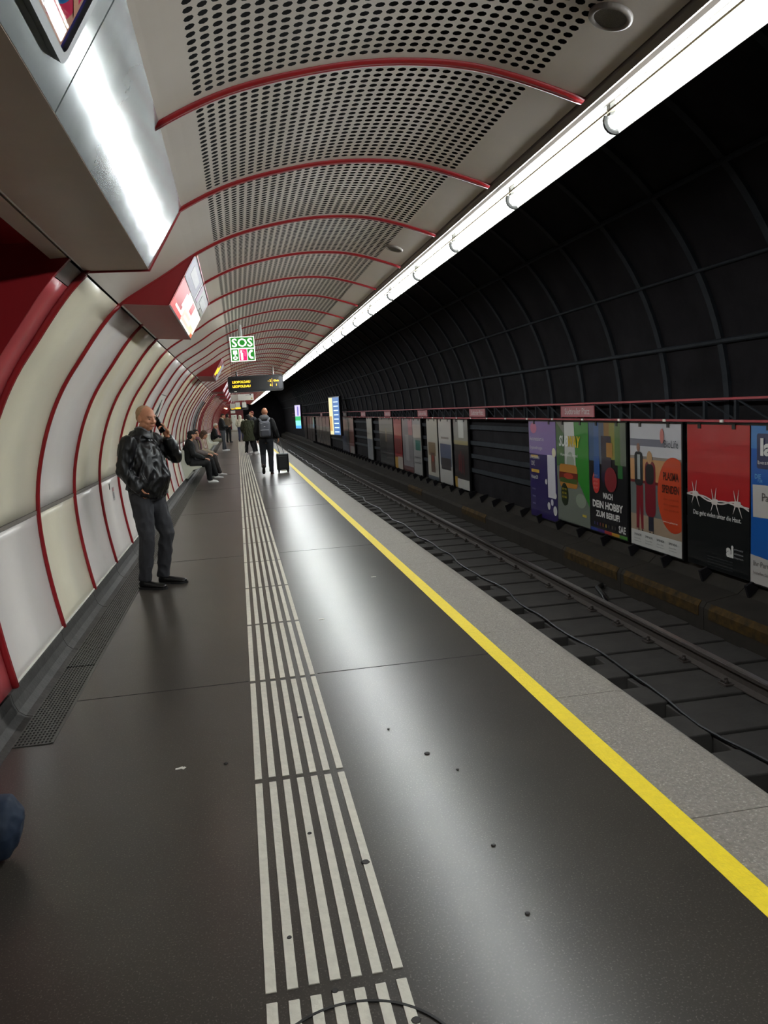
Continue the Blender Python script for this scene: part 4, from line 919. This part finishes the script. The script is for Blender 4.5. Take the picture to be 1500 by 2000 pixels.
    # shoes
    for s in 'LR':
        if 'foot'+s in J:
            hl, to = J['foot'+s][:2]; shoe(t, hl, to, shoes[0], shoes[1], tilt=J['foot'+s][2] if len(J['foot'+s]) > 2 else None)
    # hair and headgear
    if hair:
        def hr_(bm):
            if hairk == 'short': E_ = [((0, -.022, .050), (.079, .090, .072)), ((0, -.05, .01), (.070, .062, .070))]
            elif hairk == 'crop': E_ = [((0, -.030, .040), (.0785, .0815, .0785)), ((0, -.048, .005), (.068, .058, .066))]
            elif hairk == 'long': E_ = [((0, -.015, .045), (.086, .096, .078)), ((0, -.06, -.03), (.080, .060, .11)), ((0, -.065, -.12), (.075, .045, .09)), ((.065, .0, -.05), (.025, .045, .09)), ((-.065, .0, -.05), (.025, .045, .09))]
            elif hairk == 'hat': E_ = [((0, -.010, .050), (.088, .105, .070)), ((0, -.04, .01), (.08, .075, .055))]
            elif hairk == 'hood': E_ = [((0, -.022, .025), (.110, .115, .110)), ((0, -.05, -.06), (.11, .09, .09))]
            elif hairk == 'cap': E_ = [((0, -.010, .050), (.088, .103, .068)), ((0, -.05, -.02), (.08, .07, .085)), ((0, .11, .045), (.062, .05, .012))]
            for p, r_ in E_:
                gq = bmesh.ops.create_uvsphere(bm, u_segments=18, v_segments=12, radius=1)
                for v in gq['verts']: v.co = T @ V3((v.co.x*r_[0]+p[0], v.co.y*r_[1]+p[1], v.co.z*r_[2]+p[2]))
        solid({'hat': 'beanie', 'hood': 'hood', 'cap': 'cap'}.get(hairk, 'hair'), hr_, hair, t, .008 if fine else .011, 2, .002, 40)
    if hood:
        solid('hood', lambda bm: (ell(bm, nek+V3((0, -.085, .0)), (.13, .085, .075)), ell(bm, nek+V3((.07, -.01, -.01)), (.05, .09, .04)), ell(bm, nek+V3((-.07, -.01, -.01)), (.05, .09, .04))), hood, t, .014, 2, .006, 12)
    return t, T
def stand(**kw):
    J = dict(pelvis=(0, 0, .93), waist=(0, .0, 1.08), chest=(0, -.01, 1.28), shR=(.185, -.015, 1.425), shL=(-.185, -.015, 1.425), neck=(0, .005, 1.515), head=(0, .03, 1.64),
             hipR=(.09, 0, .90), hipL=(-.09, 0, .90), knR=(.10, .02, .49), knL=(-.10, .02, .49), anR=(.11, -.03, .09), anL=(-.11, -.03, .09),
             elR=(.26, -.04, 1.14), wrR=(.25, .06, .92), elL=(-.26, -.04, 1.14), wrL=(-.25, .06, .92), handR=((0, .1, -1), (-1, 0, 0), 1), handL=((0, .1, -1), (1, 0, 0), -1),
             footR=((.11, -.09, 0), (.14, .18, 0)), footL=((-.11, -.09, 0), (-.14, .18, 0)))
    J.update(kw); return J
def sitp(**kw):
    J = dict(pelvis=(0, 0, .53), waist=(0, -.01, .68), chest=(0, .02, .88), shR=(.18, .04, 1.02), shL=(-.18, .04, 1.02), neck=(0, .07, 1.10), head=(0, .11, 1.215),
             hipR=(.09, .02, .51), hipL=(-.09, .02, .51), knR=(.12, .44, .50), knL=(-.12, .44, .50), anR=(.12, .46, .09), anL=(-.12, .46, .09),
             elR=(.24, .10, .76), wrR=(.10, .32, .66), elL=(-.24, .10, .76), wrL=(-.10, .32, .66), handR=((-.5, .8, -.1), (0, 0, -1), -1), handL=((.5, .8, -.1), (0, 0, -1), 1),
             footR=((.12, .40, 0), (.15, .66, 0)), footL=((-.12, .40, 0), (-.15, .66, 0)))
    J.update(kw); return J
# --- the man on the telephone
J = dict(pelvis=(0, -.02, .93), waist=(0, .03, 1.06), chest=(0, .0, 1.27), shR=(.20, -.05, 1.41), shL=(-.20, .0, 1.42), neck=(0, .015, 1.50), head=(.0, .055, 1.625),
    hipR=(.09, -.03, .90), hipL=(-.09, -.0, .90), knR=(.10, -.0, .50), knL=(-.09, .11, .51), anR=(.10, -.06, .10), anL=(-.10, .03, .10),
    elR=(.25, -.095, 1.15), wrR=(.195, .03, .965), elL=(-.25, .20, 1.24), wrL=(-.145, .185, 1.435), handR=((-.5, -.05, -1), (-1, 0, .1), 1), handL=((.10, -.30, 1), (.9, -.35, -.2), 1),
    footR=((.10, -.12, 0), (.14, .17, 0)), footL=((-.10, -.02, 0), (-.13, .26, 0)), yaw=math.radians(-24), pitch=math.radians(-12), brow=(130, 104, 86), fcL=(.5, 1, 1.1, 1.2))
man, TM = person('grey haired man in a black leather jacket leaning at the wall on the telephone', (-.90, 7.87, 0), math.radians(-110), J, SKINR, LEATH, TROU, hair=mat('thin_grey_hair', (176, 140, 108), .8, var=.2, scale=60), hairk='crop', fine=True, coat_len=.925, hemr=(.205, .175), fat=1.12, collar=LEATH, curl=(.75, .9), fold=.010, voxel=.01)
bm = bmesh.new()
nk = V3((0, .015, 1.50))
for i in range(24):
    q = []
    for a in (i*2*PI/24, (i+1)*2*PI/24):
        dz = -.05*max(0, math.sin(a))**2; q.append([bm.verts.new(nk+V3((r_*math.cos(a), r_*math.sin(a), z_+dz))) for r_, z_ in ((.066, .0), (.064, .052), (.060, .052))])
    for u in range(2): bm.faces.new((q[0][u], q[1][u], q[1][u+1], q[0][u+1]))
bmesh.ops.remove_doubles(bm, verts=bm.verts, dist=.0005); obj('shirt_collar', bm, mat('grey_shirt', (120, 120, 124), .8), man, True)
# zip, pocket welt and belt tag lying on the jacket surface
def on_surface(o, p, d):
    hit, loc, nn, _ = o.ray_cast(V3(p), V3(d)); return loc if hit else None
jk = [c for c in man.children if c.name.startswith('jacket')][0]
bpy.context.view_layer.update()
zp = []
for i in range(22):
    z = 1.43-i*.0215; h_ = on_surface(jk, (-.035, .6, z), (0, -1, 0))
    if h_: zp.append(h_+V3((0, .001, 0)))
bm = bmesh.new(); tube(bm, zp, [(.006, .003)]*len(zp), side=(1, 0, 0), n=6); obj('zip', bm, mat('zip_metal', (90, 90, 94), .3, metal=.8), man)
zp2 = []
for i in range(8):
    x = .17-i*.008; z = 1.12-i*.018; h_ = on_surface(jk, (x+.4, .6, z), (-.55, -.8, 0))
    if h_: zp2.append(h_)
if len(zp2) > 2: bm = bmesh.new(); tube(bm, zp2, .005, n=6); obj('pocket_welt', bm, BLACK, man)
bm = bmesh.new(); box(bm, -.06, -.035, .155, .185, .90, .935, bev=.004); obj('belt_clip', bm, mat('clip_metal', (150, 150, 146), .3, metal=.7), man)
ph = tag(bpy.data.objects.new('mobile_phone', None), 'black mobile phone held to the ear of the man in leather', 'phone'); COL.objects.link(ph)
MM = Matrix.Translation((-.90, 7.87, 0)) @ Matrix.Rotation(math.radians(-110), 4, 'Z')
c_ = V3((-.118, .125, 1.555)); up = V3((.10, -.42, 1)).normalized(); nn_ = V3((-.9, .35, .2)); nn_ = (nn_-up*nn_.dot(up)).normalized(); sd = up.cross(nn_)
PMx = Matrix((sd, up, nn_)).transposed().to_4x4(); PMx.translation = c_; ph.matrix_world = MM @ PMx
plate('case', rrect(-.037, -.078, .037, .078, .010), -.005, .005, BLACK, ph); plate('screen', rrect(-.033, -.072, .033, .072, .008), -.0058, -.0051, mat('phone_glass', (10, 10, 12), .08), ph)
# --- walking man with backpack
Y3 = V3((0, 1, 0))
J = stand(anL=(-.10, -.28, .24), knL=(-.10, .04, .50), footL=((-.10, -.37, .30), (-.11, -.29, .045), (0, -1, -.25)), anR=(.09, .0, .09), footR=((.09, -.06, 0), (.11, .21, 0)), elR=(.27, -.10, 1.16), wrR=(.33, -.02, .96), handR=((.05, -.1, -1), (-1, 0, 0), 1), elL=(-.25, .0, 1.14), wrL=(-.22, .12, .93), head=(.02, .03, 1.65), pitch=-.1)
wk, _ = person('bald man walking away in a black jacket with a grey backpack', (.70, 21.4, 0), -.05, J, SKINR, DARK, mat('navy_jeans', (22, 24, 32), .85), (SHOE, mat('brown_sole', (110, 62, 48), .7)), hood=mat('grey_hood', (110, 110, 112), .9), faces=False, fat=1.0)
bp_ = thing('backpack', 'grey two-pocket backpack on the back of the walking man', 'backpack', (.70, 21.4, 0), -.05)
GB = mat('grey_pack', (98, 100, 108), .7, var=.15, scale=10)
solid('pack', lambda bm: box(bm, -.145, .145, -.36, -.185, 1.0, 1.42, bev=.06), GB, bp_, .012, 3, .003)
solid('front_pocket', lambda bm: box(bm, -.115, .115, -.41, -.33, 1.02, 1.20, bev=.03), mat('grey_pack_dark', (74, 76, 84), .7), bp_, .010, 2, .002)
bm = bmesh.new(); tube(bm, [(-.11, -.415, 1.19), (0, -.42, 1.195), (.11, -.415, 1.19)], .005, n=6); obj('zip', bm, mat('zip_pale', (200, 200, 205), .4), bp_)
bm = bmesh.new(); tube(bm, [(-.10, -.365, 1.36), (0, -.375, 1.385), (.10, -.365, 1.36)], .004, n=6); obj('zip', bm, mat('zip_pale', (200, 200, 205), .4), bp_)
bm = bmesh.new(); box(bm, -.02, .02, -.375, -.365, 1.27, 1.29); obj('badge', bm, mat('zip_pale', (200, 200, 205), .4), bp_)
for s in (-1, 1):
    bm = bmesh.new(); tube(bm, [(s*.08, -.24, 1.40), (s*.12, -.14, 1.475), (s*.13, .0, 1.50), (s*.13, .12, 1.42), (s*.14, .17, 1.25)], [(.03, .008)]*5, side=(1, 0, 0), n=8); obj('strap', bm, GB, bp_)
# --- wheeled case
su = thing('wheeled_suitcase', 'small black upright wheeled suitcase pulled by the walking man', 'suitcase', (1.12, 21.75, 0), .05)
bx('shell', mat('suitcase_black', (18, 18, 20), .45), su, -.16, .16, -.11, .11, .06, .52, bev=.035)
bm = bmesh.new(); box(bm, -.12, .12, -.125, -.10, .12, .44, bev=.012); obj('front_pocket', bm, mat('suitcase_dark', (28, 28, 30), .6), su)
lab(bx('corner_plate', WHITE, su, -.07, .07, -.125, -.105, .045, .075, bev=.004), 'pale reflective plate at the base')
for s in (-1, 1):
    bm = bmesh.new(); tube(bm, [(s*.12-.02, 0-.05, .03), (s*.12+.02, -.05, .03)], .03, n=12); obj('wheel', bm, BLACK, su)
    bx('wheel_bracket', BLACK, su, s*.12-.026, s*.12+.026, -.09, -.01, .035, .075)
    bm = bmesh.new(); tube(bm, [(s*.055, .06, .51), (s*.055-.10, .04, .88)], .008, n=8); obj('handle_tube', bm, mat('alu', (160, 160, 165), .3, metal=.8), su)
bm = bmesh.new(); tube(bm, [(-.165, .04, .88), (-.035, .04, .885)], .014, n=8); obj('grip', bm, BLACK, su)
# --- green parka
J = stand(head=(.02, .03, 1.50), neck=(0, .005, 1.40), shR=(.18, 0, 1.32), shL=(-.18, 0, 1.32), chest=(0, 0, 1.18), waist=(0, 0, 1.0), pelvis=(0, 0, .86), hipR=(.09, 0, .84), hipL=(-.09, 0, .84), elR=(.26, .0, 1.06), wrR=(.22, .14, .88), elL=(-.26, .0, 1.06), wrL=(-.22, .14, .88), anR=(.2, .02, .09), footR=((.20, -.04, 0), (.34, .14, 0)), anL=(-.14, -.02, .09), footL=((-.14, -.08, 0), (-.12, .18, 0)), yaw=.3)
person('person in a long dark green parka with black hair and white shoes', (.40, 33.0, 0), -.25, J, SKIN, mat('green_parka', (52, 56, 34), .85, var=.2, scale=6), DARK, (WSH, WSH), hair=DARK, hairk='long', coat_len=.56, fat=1.12, topn='parka', faces=False, collar=mat('fur_cream', (196, 184, 160), .95), fold=.012)
J = stand(yaw=-.3)
mk, TMk = person('masked person in a dark grey jacket standing behind the green parka', (.62, 34.2, 0), math.radians(120), J, SKIN, mat('slate_jacket', (64, 68, 72), .8), DARK, (WSH, WSH), hair=mat('red_cap', (110, 50, 40), .8), hairk='short')
bm = bmesh.new(); ell(bm, (0, .075, -.045), (.048, .045, .042)); [setattr(v, 'co', TMk @ v.co) for v in bm.verts]; obj('face_mask', bm, WHITE, mk, True)
# --- youth with phone, facing right
J = stand(elR=(.25, .02, 1.14), wrR=(.10, .26, 1.12), handR=((-.2, 1, .2), (0, 0, 1), -1), elL=(-.25, .02, 1.14), wrL=(-.08, .26, 1.10), handL=((.2, 1, .2), (0, 0, 1), 1), pitch=-.45, head=(0, .06, 1.61), anL=(-.15, .08, .09), footL=((-.15, .02, 0), (-.2, .28, 0)))
person('young man in dark jacket and grey jeans looking at his hands near the farther bench', (-.72, 38.0, 0), math.radians(-85), J, SKIN, DARK, mat('grey_jeans', (66, 68, 74), .85), (WSH, WSH), hair=mat('brown_hair', (40, 28, 22), .8), hairk='short', collar=mat('fur_cream', (196, 184, 160), .95))
# --- brown jacket, dark long hair
J = stand(elR=(.28, -.06, 1.2), wrR=(.2, .14, 1.2), handR=((-.5, 1, .2), (0, 0, 1), -1), elL=(-.28, -.06, 1.2), wrL=(-.2, .14, 1.2), handL=((.5, 1, .2), (0, 0, 1), 1), yaw=-.5)
person('tall person in brown jacket with long dark hair far down the platform', (-.60, 50.0, 0), math.radians(-30), J, SKIN, mat('brown_jacket', (116, 98, 80), .85), DARK, hair=mat('dark_hair', (20, 15, 14), .8), hairk='long', fat=1.15, faces=False)
# --- white puffer
J = stand(head=(0, .03, 1.5), neck=(0, .005, 1.39), shR=(.18, 0, 1.31), shL=(-.18, 0, 1.31), chest=(0, 0, 1.17), waist=(0, 0, 1.0), pelvis=(0, 0, .87), hipR=(.09, 0, .84), hipL=(-.09, 0, .84), elR=(.26, 0, 1.05), wrR=(.2, .12, .9), elL=(-.26, 0, 1.05), wrL=(-.2, .12, .9))
person('person in a white padded jacket with the hood up and blue jeans', (.16, 50.5, 0), -.2, J, SKIN, mat('cream_puffer', (216, 208, 186), .8), mat('blue_jeans', (76, 80, 108), .85), (SHOE, SOLE), hair=mat('cream_puffer', (216, 208, 186), .8), hairk='hood', fat=1.15, faces=False, fold=.012)
# --- seated people; bench seat near z .43
J = sitp(yaw=.2, wrR=(.06, .36, .62), wrL=(-.06, .38, .62), brow=(40, 28, 24))
person('seated bearded man in black with a black cap, nearest on the bench', (-1.25, 20.25, -.03), math.radians(-84), J, SKIN, DARK, DARK, (WSH, WSH), hair=DARK, hairk='cap', voxel=.013)
J = sitp(yaw=-1.15, wrR=(.05, .36, .66), wrL=(-.10, .38, .66), anR=(.16, .55, .09), footR=((.16, .49, 0), (.22, .74, 0)), knR=(.13, .45, .49), brow=(40, 28, 24))
w2, T2 = person('seated woman with dark hair and a mauve scarf turned towards the camera', (-1.22, 21.65, -.03), math.radians(-88), J, SKIN, mat('grey_brown_coat', (92, 82, 78), .85), DARK, (WSH, WSH), hair=mat('dark_hair', (20, 15, 14), .8), hairk='long', voxel=.013)
solid('scarf', lambda bm: (tube(bm, [V3((0, .07, 1.10))+V3((.10*math.cos(a), .095*math.sin(a), .0)) for a in [i*2*PI/14 for i in range(15)]], .042, n=10), tube(bm, [(.03, .18, 1.08), (.05, .215, .95), (.05, .22, .80)], [(.05, .02)]*3, side=(1, 0, 0), n=10)), mat('mauve_scarf', (110, 70, 82), .9), w2, .014, 2, .006, 14)
J = sitp(yaw=-.3, pitch=-.6, head=(0, .20, 1.16), neck=(0, .12, 1.07), chest=(0, .05, .87), shR=(.18, .09, 1.0), shL=(-.18, .09, 1.0), wrR=(.08, .42, .62), wrL=(-.08, .42, .62), anR=(.12, .56, .09), footR=((.12, .50, 0), (.16, .76, 0)))
person('seated person in a beige coat with brown hair bowed forward, third on the bench', (-1.15, 22.7, -.03), math.radians(-92), J, SKIN, mat('beige_coat', (150, 134, 112), .85), mat('dark_brown_cloth', (40, 34, 32), .85), (WSH, WSH), hair=mat('brown_hair_mid', (74, 52, 38), .8), hairk='long', voxel=.013)
J = sitp()
person('lone seated person in a white beanie and black jacket on the farther bench', (-1.16, 39.2, -.03), math.radians(-90), J, SKIN, DARK, mat('stone_trousers', (140, 134, 116), .85), (SHOE, SOLE), hair=mat('white_beanie', (205, 200, 190), .9), hairk='hat')
# --- dark blue bag cut by the left picture edge
bg = thing('duffel_bag', 'dark blue soft bag on the floor cut by the left picture edge', 'bag', (-1.085, 3.0, 0), .1)
NB = mat('navy_fabric', (18, 34, 54), .75, var=.2, scale=12)
solid('bag_body', lambda bm: (tube(bm, [(-.22, 0, .12), (-.18, 0, .13), (0, 0, .135), (.13, 0, .13), (.17, 0, .12)], [(.06, .06), (.11, .115), (.12, .13), (.11, .115), (.06, .06)], side=(0, 1, 0), n=18)), NB, bg, .010, 3, .004, 12, (1, 1, 1), .0)
for s in (-.06, .06):
    bm = bmesh.new(); tube(bm, [(-.1, s, .20), (-.07, s*.6, .27), (0, s*.4, .30), (.07, s*.6, .27), (.1, s, .20)], .009, n=8); obj('handle', bm, NB, bg, True)
